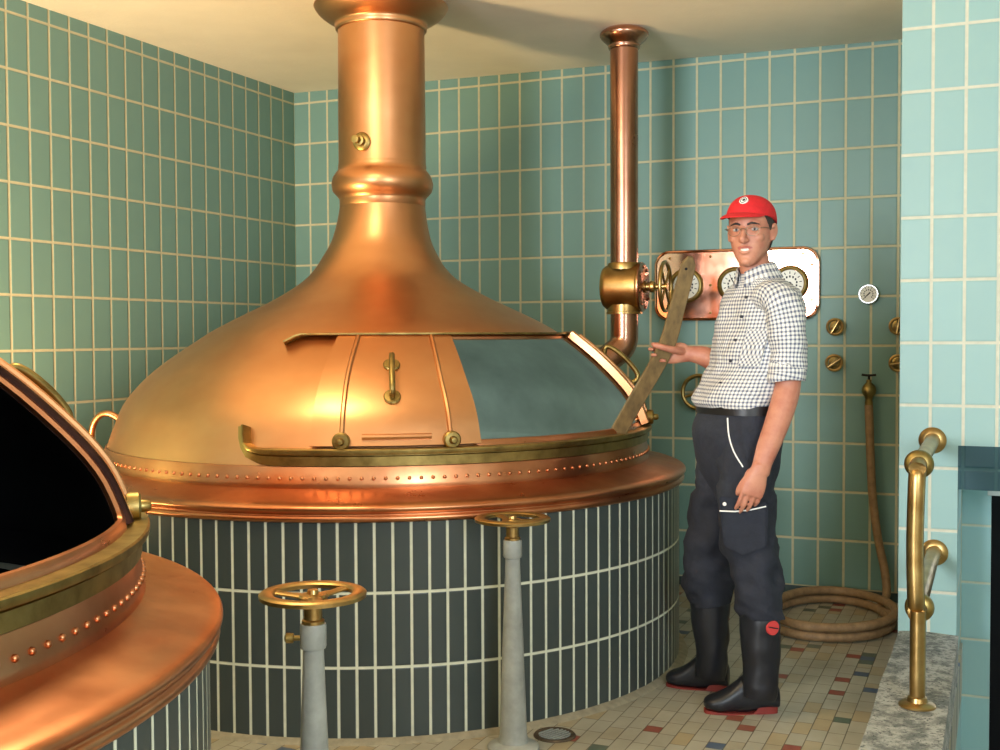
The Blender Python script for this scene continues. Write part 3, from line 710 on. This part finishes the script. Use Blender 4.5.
# ---- head frame
ph = R_(28)
HF = HC*cos(ph)+HR*-sin(ph)+HZ*-.03; HF.normalize(); HL = HZ.cross(HF).normalized(); HU = HF.cross(HL)
HO = J(751, 230.5, .015)
hd = lambda x, y, z: HO+HL*x+HF*y+HU*z
bm = B()
HS = [(.116, .014, .0, -.03), (.112, .035, .03, -.055), (.096, .057, .064, -.084), (.07, .070, .083, -.098), (.04, .0755, .091, -.104), (.015, .0765, .093, -.103), (0, .0755, .087, -.099), (-.02, .074, .086, -.093), (-.045, .070, .086, -.083), (-.07, .062, .086, -.062), (-.09, .052, .084, -.042), (-.108, .040, .082, -.012), (-.122, .029, .079, .024), (-.132, .014, .070, .047)]
rings = []
for z, w_, f_, b_ in dense(HS, 3):
    cy = (f_+b_)/2; hy = (f_-b_)/2; rg_ = []
    for i in range(36):
        t = 2*pi*i/36; ct, st = cos(t), sin(t); e = 2.25
        rg_.append(hd(w_*math.copysign(abs(ct)**(2/e), ct), cy+hy*math.copysign(abs(st)**(2/e), st), z))
    rings.append(rg_)
skinrings(bm, rings)
AX = (HL, HF, HU)
# nose, brow, cheeks, lips, chin, ears
limb(bm, [(hd(0, .083, .012), .008, .009), (hd(0, .094, -.008), .009, .010), (hd(0, .106, -.028), .011, .012), (hd(0, .110, -.038), .0125, .0125), (hd(0, .098, -.046), .010, .010)], 12, 3, side=HL)
for s in (-1, 1):
    ball(bm, hd(.012*s, .097, -.040), AX, (.008, .011, .008))
    limb(bm, [(hd(.012*s, .086, .019), .006, .006), (hd(.032*s, .085, .024), .008, .007), (hd(.054*s, .070, .018), .006, .006)], 10, 3)
    ball(bm, hd(.042*s, .056, -.030), AX, (.022, .022, .020))
    e = hd(.079*s, -.008, -.010); ea = (HL*.9*s+HF*.35).normalized(); eb = HU; ec = ea.cross(eb)
    ball(bm, e, (ec, ea, eb), (.019, .008, .032))
    limb(bm, [(e+ec*.006*s+HU*-.028+ea*.006, .005, .005), (e-HF*.012+HU*-.006+ea*.011, .0045, .0045), (e-HF*.016+HU*.016+ea*.012, .005, .005), (e+HU*.031+ea*.010, .005, .005), (e+HF*.013+HU*.018+ea*.006, .0045, .0045)], 8, 3)
mx = [(-.029, .073, -.0635), (-.015, .086, -.069), (0, .0895, -.0705), (.015, .086, -.069), (.029, .073, -.0635)]
limb(bm, [(hd(x, y, z+.0055+.001*(abs(x) > .01)), .004, .004) for x, y, z in mx], 8, 3)
limb(bm, [(hd(x*.9, y-.001, z-.0135+abs(x)*.12), .0048, .0048) for x, y, z in mx], 8, 3)
ball(bm, hd(0, .074, -.114), AX, (.022, .016, .016))
# neck, trunk (kept slim, inside the shirt)
NK = J(758, 278, 0.)
limb(bm, [(hd(0, -.028, -.04), .055, .06), (hd(0, -.022, -.085), .052, .057), (hd(.0, -.026, -.12)*.5+NK*.5, .054, .058), (NK, .062, .06), (J(759, 290, 0), .12, .07)], 20, 3, side=BL)
limb(bm, [(J(759, 284), .07, .06), (J(759, 300), .14, .07), (J(757, 315), .15, .085), (J(753, 345), .15, .09), (J(745, 380), .145, .095), (J(738, 410), .145, .095), (J(738, 440), .14, .09), (J(738, 470), .12, .08)], 24, 3, side=BL)
# left arm
LS = J(781, 299, .165)
limb(bm, [(J(766, 303, .07), .04, .04), (J(779, 309, .155), .042, .042), (J(787, 330, .175), .044, .044), (J(789, 362, .175), .044, .044), (J(788, 384, .175), .045, .043), (J(784, 402, .19), .046, .043), (J(776, 426, .213), .043, .039), (J(768, 447, .235), .039, .033), (J(762.5, 463, .25), .0335, .026), (J(760, 474, .256), .033, .022)], 20, 4, side=HR)
# right arm
limb(bm, [(J(752, 306, -.08), .036, .036), (J(744, 311, -.150), .037, .037), (J(739, 335, -.175), .042, .042), (J(737, 362, -.17), .042, .042), (J(730, 367, -.165), .043, .041), (J(715, 361, -.165), .042, .040), (J(703, 356, -.168), .038, .035), (J(692, 354, -.17), .031, .027), (J(684, 353.5, -.172), .030, .023)], 20, 4, side=HZ)
# legs inside the trousers
limb(bm, [(J(744, 440, .07), .07, .075), (J(746, 500, .10), .07, .075), (J(752, 560, .12), .055, .06), (J(760, 640, .14), .045, .05), (J(760, 690, .15), .04, .045)], 16, 3)
limb(bm, [(J(726, 440, -.07), .07, .075), (J(716, 500, -.09), .07, .075), (J(711, 560, -.10), .055, .06), (J(711, 630, -.115), .045, .05), (J(712, 672, -.12), .04, .045)], 16, 3)
# hands
def rot(v, ax, a): return Matrix.Rotation(a, 3, ax) @ v
def hand(bm, W, d, n, s, curls, thumb, k=1., spread=.09):
    d = d.normalized(); s = (s-d*s.dot(d)).normalized(); n = (n-d*n.dot(d)-s*n.dot(s)).normalized()
    limb(bm, [(W-d*.015, .028*k, .021*k), (W+d*.02*k, .034*k, .021*k), (W+d*.055*k, .041*k, .018*k), (W+d*.088*k, .041*k, .0145*k), (W+d*.098*k, .037*k, .011*k)], 18, 3, side=s)
    ball(bm, W+d*.035*k+s*.024*k-n*.008*k, (s, d, n), (.018*k, .030*k, .016*k))
    for off, ln, dd_, cu in zip((.0305, .0105, -.0105, -.0300), (.078, .086, .080, .063), (.090, .096, .093, .084), curls):
        p = W+d*dd_*k+s*off*k; v = rot(d, n, 0)+s*(off*spread*10*.1); v.normalize(); ax = s
        sg = 1 if (d.cross(n)).dot(s) > 0 else -1
        P_ = [(p-v*.012, .0098*k, .0098*k), (p, .0098*k, .0098*k)]
        for q, (fr, c_) in enumerate(zip((.46, .30, .24), cu)):
            v = rot(v, s, -sg*R_(c_)); p2 = p+v*ln*fr*k
            P_ += [((p+p2)*.5, (.0082, .0074, .0068)[q]*k, (.0082, .0074, .0068)[q]*k), (p2, (.0084, .0076, .006)[q]*k, (.0084, .0076, .006)[q]*k)]; p = p2
        limb(bm, P_, 10, 2)
    limb(bm, [(t, r*k, r*k) for t, r in thumb], 12, 3)
# left hand: hanging, relaxed
W = J(759.5, 469, .258); d = HR*-.30+HZ*-.95; s = HR*-1; n = HC
hand(bm, W, d, n, s, ((10, 20, 16), (12, 24, 18), (15, 27, 20), (20, 30, 22)), [(W+d*.022+s*.022, .014), (W+d*.040+s*.036+HC*-.006, .0115), (W+d*.068+s*.044+HC*-.014, .0105), (W+d*.088+s*.043+HC*-.022, .0095), (W+d*.100+s*.040+HC*-.026, .0065)], 1.0)
# right hand: fingers behind the stick, thumb across its front
W = J(689, 353.8, -.172); d = HR*-.98+HZ*.05; s = HZ
tp_ = [(J(682, 351, -.155), .0155), (J(674, 350, -.120), .0145), (J(665, 348, -.103), .0125), (J(658, 346, -.100), .0118), (J(652.5, 345, -.104), .0085)]
hand(bm, W, d, -HC, s, ((8, 30, 78), (8, 34, 80), (12, 44, 80), (30, 70, 70)), tp_, 1.0)
me = bpy.data.meshes.new('body_raw'); bmesh.ops.recalc_face_normals(bm, faces=bm.faces[:]); bm.to_mesh(me); bm.free()
tmp = bpy.data.objects.new('body_raw', me); COL.objects.link(tmp)
md = tmp.modifiers.new('r', 'REMESH'); md.mode = 'VOXEL'; md.voxel_size = .0032; md.adaptivity = 0
ev = tmp.evaluated_get(bpy.context.evaluated_depsgraph_get()); bm = B(); m2 = bpy.data.meshes.new_from_object(ev); bm.from_mesh(m2)
bpy.data.objects.remove(tmp); bpy.data.meshes.remove(me); bpy.data.meshes.remove(m2)
for _ in range(3): bmesh.ops.smooth_vert(bm, verts=bm.verts[:], factor=.5, use_axis_x=True, use_axis_y=True, use_axis_z=True)
hv = [v for v in bm.verts if abs((v.co-HO).dot(HU)+.01) < .13 and (v.co-HO).length < .16 and not (abs((v.co-HO).dot(HL)) < .03 and (v.co-HO).dot(HF) > .085)]
for _ in range(6): bmesh.ops.smooth_vert(bm, verts=hv, factor=.5, use_axis_x=True, use_axis_y=True, use_axis_z=True)
for v in bm.verts:                                             # eye sockets
    q = v.co-HO; x, y, z = q.dot(HL), q.dot(HF), q.dot(HU)
    if y > .03 and abs(z) < .05:
        for s in (-1, 1):
            g = math.exp(-(((x-.0335*s)/.015)**2+((z-.0)/.0095)**2)); v.co -= HF*(.0105*g)
        g = math.exp(-((x/.024)**2+((z+.067)/.004)**2)); v.co -= HF*(.004*g)
for f in bm.faces:
    q = f.calc_center_median()-HO; x, y, z = q.dot(HL), q.dot(HF), q.dot(HU)
    zc = -.0695+abs(x)*.13
    f.material_index = 1 if (y > .06 and abs(x) < .027 and abs(z-zc) < .0085*(1-(x/.032)**2)) else 0
body = obj('body', bm, ['skin', 'lip'], man, smooth=180, recalc=False)
# eyes, teeth
for s in (-1, 1):
    c0 = hd(.0335*s, .0725, -.0005); bm = B(); ball(bm, c0, AX, (.0125, .0112, .0068)); ey = obj('eye', bm, 'eye_white', body)
    bm = B(); lathe(bm, [(.0052, .0088), (.0042, .0108), (0, .0114)], 14, axis_m(c0, (HC+HF*.6))); obj('iris', bm, 'iris', ey)
    bm = B(); limb(bm, [(hd(.013*s, .0945, .016), .002, .003), (hd(.030*s, .093, .0215), .003, .0042), (hd(.052*s, .077, .0165), .0015, .002)], 8, 3, side=HF); obj('eyebrow', bm, 'hair', body)
bm = B(); sweep(bm, [hd(x, y-.0035, z-.004) for x, y, z in [(-.023, .0795, -.0655), (-.012, .0885, -.0685), (0, .0912, -.0698), (.012, .0885, -.0685), (.023, .0795, -.0655)]], [(-.0045, -.002), (.0045, -.002), (.0045, .002), (-.0045, .002)], normals=[HU]*5); obj('teeth', bm, 'teeth', body)
# hair
bm = B(); rings = []
for z, w_, f_, b_ in dense([(.075, .0735, .075, -.103), (.05, .080, .078, -.109), (.02, .0805, .074, -.109), (0, .079, .055, -.106), (-.015, .0775, .022, -.103), (-.035, .0745, -.034, -.096), (-.058, .068, -.040, -.086), (-.075, .058, -.045, -.076)], 3):
    rg_ = []
    for i in range(36):
        t = 2*pi*i/36; e_ = 2/2.25; ct, st = cos(t), sin(t); x = w_*math.copysign(abs(ct)**e_, ct); y = -.008+(f_+.008 if st > 0 else .0 -b_-.008)*math.copysign(abs(st)**e_, st); rg_.append(hd(x, y, z))
    rings.append(rg_)
skinrings(bm, rings)
obj('hair', bm, 'hair', body)
# cap
CF = (HC*cos(R_(40))-HR*sin(R_(40))+HZ*.13).normalized(); CL = HZ.cross(CF).normalized(); CU = CF.cross(CL)*-1; CU = CU if CU.z > 0 else -CU
CO = hd(0, -.006, .047); cp = lambda x, y, z: CO+CL*x+CF*y+CU*z
bm = B(); rings = []
for i in range(0, 13):
    t = pi/2*i/12; r_ = cos(t)**.75 if i < 12 else .02; z = .083*sin(t)**1.1-.004
    rings.append([cp(.0865*r_*cos(q), (.108 if sin(q) > 0 else .112)*r_*sin(q)-.002, z-(.018*max(0, -sin(q)) if i < 4 else 0)*(1-i/4)) for q in [2*pi*j/40 for j in range(40)]])
skinrings(bm, rings); ball(bm, cp(0, -.002, .080), (CL, CF, CU), (.007, .007, .004))
cap = obj('cap', bm, 'cap_red', man, smooth=70)
bm = B(); NB = 20; top = []; 
for k_ in (0, 1):
    g = []
    for i in range(7):
        u = i/6; row = []
        for j in range(NB+1):
            q = R_(24+132*j/NB); bx, by = .086*cos(q), .106*sin(q)-.004
            ext = .066*sin(pi*j/NB)**.6
            row.append(bm.verts.new(cp(bx*(1+.10*u*sin(pi*j/NB)), by+ext*u, -.002-(.020*u*u+.010*u)*sin(pi*j/NB)**.5-(.003 if k_ else 0))))
        g.append(row)
    for i in range(6):
        for j in range(NB): bm.faces.new((g[i][j], g[i][j+1], g[i+1][j+1], g[i+1][j]))
    top.append(g)
for j in range(NB): bm.faces.new((top[0][6][j], top[0][6][j+1], top[1][6][j+1], top[1][6][j])); bm.faces.new((top[0][0][j], top[0][0][j+1], top[1][0][j+1], top[1][0][j]))
for j in (0, NB):
    for i in range(6): bm.faces.new((top[0][i][j], top[0][i+1][j], top[1][i+1][j], top[1][i][j]))
obj('brim', bm, 'cap_red', cap, smooth=50)
ln = (CF*.86+CU*.5).normalized(); lp_ = cp(.012, .0865, .043)
bm = B(); lathe(bm, [(.0165, -.004), (.0165, .003), (0, .0035)], 24, axis_m(lp_, ln)); lg = obj('logo_patch', bm, 'white', cap)
bm = B(); mm = axis_m(lp_+ln*.0037, ln)
sweep(bm, [mm @ Vector((.0115*cos(t), .0115*sin(t), 0)) for t in [2*pi*i/24 for i in range(24)]], circ(.0014, 6), closed=True); lathe(bm, [(.0058, -.002), (.0055, .001), (0, .0015)], 12, mm @ Matrix.Translation((.001, .001, 0))); obj('logo_ring', bm, 'ink', lg)
# glasses
bm = B()
for s in (-1, 1):
    gc = hd(.033*s, .1015, -.006); gx_ = (HL-HF*.10*s).normalized()
    tube(bm, [gc+gx_*(.0235*cos(t))+HU*(.0185*sin(t)*(1 if sin(t) < 0 else .85)) for t in [2*pi*i/28 for i in range(28)]], .0009, 6, closed=True)
    tube(bm, cr([gc+gx_*.0235*s+HU*.006, hd(.070*s, .086, .004), hd(.0815*s, .03, .003), hd(.0845*s, -.005, .004), hd(.083*s, -.018, -.008)], 4), .0012, 6)
tube(bm, cr([hd(-.0098, .1035, -.003), hd(-.004, .107, .002), hd(.004, .107, .002), hd(.0098, .1035, -.003)], 4), .0012, 6)
obj('glasses', bm, 'wire', man)
# shirt
bm = B(); uv = bm.loops.layers.uv.new('UVMap'); rings = []
SH = [(738, 411, .160, .112), (737, 404, .176, .130), (739, 395, .178, .132), (743, 382, .178, .124), (748.5, 365, .178, .112), (752.5, 345, .184, .108), (757, 325, .190, .106), (760.5, 310, .190, .106), (762, 300, .186, .100), (762, 292, .168, .090), (761, 285, .125, .078), (759, 278, .085, .070), (758.5, 274, .072, .066)]
def srow(row):
    px, py, a, bq = row; c0 = J(px, py); return c0, a, bq
TR = dense(SH, 4)
for row in TR:
    c0, a, bq = srow(row); py = row[1]; rr_ = ell(c0, BL, BF, a, bq, 48, 2.3); o2 = []
    for p in rr_:
        dv_ = (p-c0).normalized(); amp = .009+.006*max(0, min(1, (py-340)/50)); amp *= max(0, min(1, (409-py)/8))
        o2.append(p+dv_*amp*(noise.noise(Vector((p.x*9, p.y*9, p.z*16)))+.5*noise.noise(p*24)+.9*(.5-abs(noise.noise(Vector((p.dot(HR)*5+p.z*7, p.dot(HC)*5, p.z*19-p.dot(HR)*13)))*1.6))))
    rings.append(o2)
skinrings(bm, rings, uv)
limb(bm, [(J(766, 298, .08), .066, .060), (J(779, 301, .150), .067, .062), (J(785.5, 318, .172), .064, .062), (J(787.5, 338, .176), .063, .062), (J(787.5, 358, .178), .062, .061), (J(787, 372, .178), .061, .060)], 24, 4, uv, HR, caps=True, wr=.011, seed=2.)
limb(bm, [(J(787.3, 366.5, .178), .061, .060), (J(787, 367.5, .178), .0655, .0645), (J(787, 373, .178), .067, .066), (J(786, 378.5, .178), .0665, .0655), (J(786, 380, .178), .062, .061), (J(786, 377, .178), .056, .055)], 24, 3, uv, HR, caps=False)
limb(bm, [(J(754, 302, -.08), .058, .055), (J(744, 306, -.150), .057, .055), (J(739, 330, -.175), .058, .056), (J(737, 352, -.175), .060, .058), (J(733, 366, -.168), .062, .058), (J(724, 366, -.165), .062, .058), (J(717, 363, -.165), .056, .054)], 24, 4, uv, HZ, wr=.006, seed=5.)
# collar: stand and fold
nkc = lambda px, py: J(px, py)
cl = []
for px, py, a, bq in ((758.5, 276, .071, .067), (757, 269, .066, .064), (756, 264.5, .064, .063), (756.5, 265, .070, .069), (758, 272, .079, .078), (759, 280, .094, .088)):
    c0 = J(px, py); row = []
    for i in range(44):
        t = R_(90+14+(332)*i/43); lift = .012*max(0, -sin(t)); drop = .030*max(0, sin(t))**2
        row.append(c0+BL*(a*cos(t))+BF*(bq*sin(t)+.004)+HZ*(lift-drop))
    cl.append(row)
for i in range(len(cl)-1):
    for j in range(43):
        f = bm.faces.new([bm.verts.new(p) for p in (cl[i][j], cl[i][j+1], cl[i+1][j+1], cl[i+1][j])])
        for lp, (uu, vv) in zip(f.loops, ((j, i), (j+1, i), (j+1, i+1), (j, i+1))): lp[uv].uv = (uu*.0098, vv*.016)
bmesh.ops.remove_doubles(bm, verts=bm.verts[:], dist=1e-5)
shirt = obj('shirt', bm, 'gingham', man, smooth=70)
def ts(py, t, out=.004):
    best = min(TR, key=lambda r: abs(r[1]-py)); c0, a, bq = srow(best); e = 2.3; ct, st = cos(t), sin(t)
    v = BL*(a*math.copysign(abs(ct)**(2/e), ct))+BF*(bq*math.copysign(abs(st)**(2/e), st)); return c0+v+v.normalized()*out
# chest pocket and placket buttons
bm = B(); uv = bm.loops.layers.uv.new('UVMap'); G = []
for i in range(7):
    row = []
    for j in range(7):
        t = R_(40+30*j/6); row.append(bm.verts.new(ts(330+34*i/6, t, .011)))
    G.append(row)
for i in range(6):
    for j in range(6):
        f = bm.faces.new((G[i][j], G[i][j+1], G[i+1][j+1], G[i+1][j])); 
        for lp, (uu, vv) in zip(f.loops, ((j, i), (j+1, i), (j+1, i+1), (j, i+1))): a_, b_ = uu*.018, vv*.020; lp[uv].uv = (.707*(a_+b_), .707*(a_-b_))
ex = bmesh.ops.extrude_face_region(bm, geom=bm.faces[:]); bmesh.ops.translate(bm, vec=-(BF+BL)*.006, verts=[v for v in ex['geom'] if isinstance(v, bmesh.types.BMVert)])
obj('chest_pocket', bm, 'gingham', shirt)
for py in (297, 317, 338, 360, 382):
    bm = B(); t = R_(82); lathe(bm, [(.0055, -.004), (.0058, .001), (.003, .002), (0, .0015)], 14, axis_m(ts(py, t, .009), BF*.9+BL*.2)); obj('button', bm, 'button', shirt)
# trousers
bm = B()
HP = [(738, 407, .165, .118), (738, 414, .170, .124), (737, 430, .180, .140), (737, 455, .176, .128), (738, 474, .160, .110), (738, 490, .12, .085), (736, 500, .09, .07)]
rings = []
for px, py, a, bq in dense(HP, 4):
    c0 = J(px, py); rings.append([p+(p-c0).normalized()*.006*noise.noise(p*13) for p in ell(c0, BL, BF, a, bq, 44, 2.3)])
skinrings(bm, rings)
limb(bm, [(J(746, 440, .085), .100, .098), (J(747, 475, .095), .101, .100), (J(746, 505, .105), .103, .100), (J(747, 534, .11), .100, .096), (J(752, 558, .12), .094, .092), (J(756.5, 578, .125), .093, .092), (J(758.5, 596, .13), .085, .088), (J(759.5, 610, .132), .082, .084), (J(760, 619, .135), .078, .080)], 28, 5, None, HR, wr=.019, seed=1.)
limb(bm, [(J(726, 440, -.08), .098, .098), (J(722, 475, -.09), .098, .098), (J(716, 505, -.098), .096, .096), (J(712, 534, -.10), .094, .093), (J(708.5, 560, -.105), .096, .092), (J(708, 578, -.108), .096, .092), (J(709, 592, -.11), .087, .088), (J(710, 602, -.112), .081, .083)], 28, 5, None, HR, wr=.019, seed=9.)
tr = obj('trousers', bm, 'navy', man, smooth=80)
# white pocket piping, cargo pocket
bm = B(); tube(bm, cr([J(727.5, 418, .235), J(729, 436, .252), J(734, 452, .262), J(743, 467, .268)], 5), .0026, 8); obj('piping', bm, 'white', tr)
bm = B()
c_ = [(719, 496), (768, 503), (767, 548), (744, 556), (724, 546)]
vs = [bm.verts.new(J(px, py, .216)) for px, py in c_]; vb_ = [bm.verts.new(J(px, py, .19)) for px, py in c_]
bm.faces.new(vs)
for i in range(5): bm.faces.new((vs[i], vs[(i+1) % 5], vb_[(i+1) % 5], vb_[i]))
bmesh.ops.bevel(bm, geom=bm.edges[:], offset=.006, segments=2, affect='EDGES'); cg = obj('cargo_pocket', bm, 'navy', tr)
bm = B(); tube(bm, [J(719.5, 511, .222), J(735, 511.5, .224), J(750, 510, .224), J(766, 506.5, .222)], .0026, 8); obj('piping', bm, 'white', cg)
bm = B(); lathe(bm, [(.007, 0), (.006, .003), (0, .004)], 14, axis_m(J(724.5, 504, .219), HC)); obj('snap', bm, 'white', cg)
# belt
bm = B(); rings = []
for dz, g in ((.017, .0), (.017, .006), (-.017, .006), (-.017, 0)):
    c0 = J(738, 408.5)+HZ*dz; rings.append(ell(c0, BL, BF, .168+g, .121+g, 44, 2.3))
skinrings(bm, rings+[rings[0]], caps=False); bmesh.ops.remove_doubles(bm, verts=bm.verts[:], dist=1e-5); obj('belt', bm, 'belt', man, smooth=40)
# boots
def boot(toe, heel, shaft, badge):
    toe = Vector((*toe, 0)); heel = Vector((*heel, 0)); d = (toe-heel).normalized(); L = (toe-heel).length; s = HZ.cross(d)
    bm = B(); rings = []
    prof = [(-.002, .026, .024, .075), (.006, .036, .020, .105), (.05*1, .040, .018, .14), (.11, .041, .004, .145), (.15, .043, .004, .116), (.19, .048, .006, .086), (.225, .050, .007, .068), (.255, .044, .014, .058), (.272, .030, .018, .048), (.278, .012, .024, .038)]
    for x, hw, z0, z1 in dense(prof, 3):
        x *= L/.278; c0 = heel+d*x; zc = (z0+z1)/2; hz = (z1-z0)/2
        rings.append([c0+s*(hw*math.copysign(abs(cos(t))**.8, cos(t)))+HZ*(zc+hz*math.copysign(abs(sin(t))**.75, sin(t))) for t in [2*pi*i/28 for i in range(28)]])
    skinrings(bm, rings)
    limb(bm, shaft, 28, 4, None, HR, wr=.006, seed=toe.x*5)
    top = shaft[0]
    o = obj('boot', bm, 'rubber', man, smooth=60)
    bm = B(); out = []
    for i in range(40):
        t = 2*pi*i/40; x = .5*(1-cos(t))*.276+.0; 
        hw = .030+.0115*max(0, min(1, (x-.10)/.1)); q = (abs(sin(t)))**.55
        out.append(heel+d*((x+.002)*L/.278)+s*(hw*q*(1 if sin(t) >= 0 else -1)))
    lo = [bm.verts.new(p) for p in out]
    def zt(p): x = (p-heel).dot(d)/L; return .026 if x < .33 else (.003 if x < .55 else .004+.008*max(0, x-.55)/.45)
    hi = [bm.verts.new(p+HZ*zt(p)) for p in out]
    for i in range(40): j = (i+1) % 40; bm.faces.new((lo[i], lo[j], hi[j], hi[i]))
    bm.faces.new(lo[::-1]); bm.faces.new(hi); obj('sole', bm, 'sole_red', o, smooth=40)
    if badge is not None:
        p, n = badge; bm = B(); lathe(bm, [(.026, -.006), (.025, .002), (0, .003)], 24, axis_m(p, n)); bg = obj('badge', bm, 'badge_red', o)
        bm = B(); x = n.cross(HZ).normalized(); tube(bm, [p+n*.003-x*.02-HZ*.004, p+n*.004+x*.0+HZ*.001, p+n*.003+x*.02+HZ*.006], .0022, 6); obj('badge_line', bm, 'rubber', bg)
    return o
boot((3.072, -2.049), (3.317, -1.947), [(J(760, 612, .135), .074, .074), (J(760, 625, .137), .073, .072), (J(760.5, 650, .14), .067, .066), (J(761, 672, .143), .062, .058), (J(760, 688, .148), .064, .052), (J(759, 698, .15), .055, .04)], (J(773, 628, .205), (HC*.9+HR*.42).normalized()))
boot((2.862, -1.788), (3.100, -1.772), [(J(710, 594, -.112), .076, .074), (J(710, 608, -.113), .074, .072), (J(711, 635, -.117), .066, .065), (J(711.5, 655, -.12), .061, .058), (J(711, 668, -.122), .062, .052), (J(710, 678, -.123), .054, .04)], None)

# ------------------------------------------------------------------ wooden stick in the right hand
bm = B()
p0, p1 = J(601, 462, -.37), J(664, 351, -.142); p2 = J(690.5, 257, .03)
ctr = cr([p0, p0*.5+p1*.5, p1, p1*.55+p2*.45+HR*.004, p2], 6)
ax_ = (p2-p0).normalized(); wv = (HR*.93+HZ*.22+HC*.10); wv = (wv-ax_*wv.dot(ax_)).normalized()
nn_ = len(ctr)-1
def sct(i):
    u = i/nn_; w_ = .0315-.005*max(0, (u-.55)/.45)
    if u > .93: w_ *= sqrt(max(.05, 1-((u-.93)/.075)**2))
    h_ = .0095; c_ = .003
    return [(-w_, -h_+c_), (-w_+c_, -h_), (w_-c_, -h_), (w_, -h_+c_), (w_, h_-c_), (w_-c_, h_), (-w_+c_, h_), (-w_, h_-c_)]
sweep(bm, ctr, sct, normals=[wv]*len(ctr))
st = thing('mash_stick', 'long weathered wooden stick the man holds, leaning into the kettle hatch', 'wooden stick', p0)
sto = obj('shaft', bm, 'wood', st, smooth=40)
bm = B(); nf = wv.cross(ax_).normalized(); nf = nf if nf.dot(HC) > 0 else -nf
lathe(bm, [(.006, 0), (.0055, .0012), (0, .0012)], 12, axis_m(p2-ax_*.045+nf*.0092, nf)); obj('peg_hole', bm, 'black', st)


# ------------------------------------------------------------------ light
w = bpy.data.worlds.new('world'); scn.world = w; w.use_nodes = True
w.node_tree.nodes['Background'].inputs[0].default_value = srgb(206, 224, 240); w.node_tree.nodes['Background'].inputs[1].default_value = 3.0
def area(name, loc, target, sx, sy, power, col):
    l = bpy.data.lights.new(name, 'AREA'); l.shape = 'RECTANGLE'; l.size = sx; l.size_y = sy; l.energy = power; l.color = col[:3]
    o = bpy.data.objects.new(name, l); COL.objects.link(o); o.location = loc
    o.rotation_euler = (Vector(target)-Vector(loc)).to_track_quat('-Z', 'Y').to_euler(); return o
area('window_daylight', ((WX0+WX1)/2, FRONT_Y+.02, (WZ0+WZ1)/2), ((WX0+WX1)/2+.5, 0, 1.2), WX1-WX0, WZ1-WZ0, 260, srgb(240, 246, 255))
area('stairwell_window_daylight', (5.9, -6.5, 1.9), (3.4, -1.2, 1.2), 1.2, 1.4, 60, srgb(225, 240, 255))
area('added_overhead_light', (1.9, -3.45, 2.74), (1.9, -3.3, 0), .6, .6, 13, srgb(255, 230, 186))  # unseen light added to give the dome warm highlights
l = bpy.data.lights.new('work_lamp', 'SPOT'); l.spot_size = R_(128); l.spot_blend = .5; l.energy = 185; l.color = srgb(255, 218, 160)[:3]; l.shadow_soft_size = .14
o = bpy.data.objects.new('work_lamp', l); COL.objects.link(o); o.location = (.46, -3.58, .42); o.rotation_euler = Vector((.1, .62, 2.2)).to_track_quat('-Z', 'Y').to_euler()

l = bpy.data.lights.new('kettle_interior_fill', 'POINT'); l.energy = 17; l.color = srgb(226, 240, 232)[:3]; l.shadow_soft_size = .04  # fill light added to brighten the kettle interior, no known lamp there
o = bpy.data.objects.new('kettle_interior_fill', l); COL.objects.link(o); o.location = (1.45, -1.75, 1.62)

scn.view_settings.view_transform = 'Standard'; scn.view_settings.look = 'None'; scn.view_settings.gamma = 1; scn.view_settings.use_curve_mapping = False
scn.view_settings.exposure = 0.85
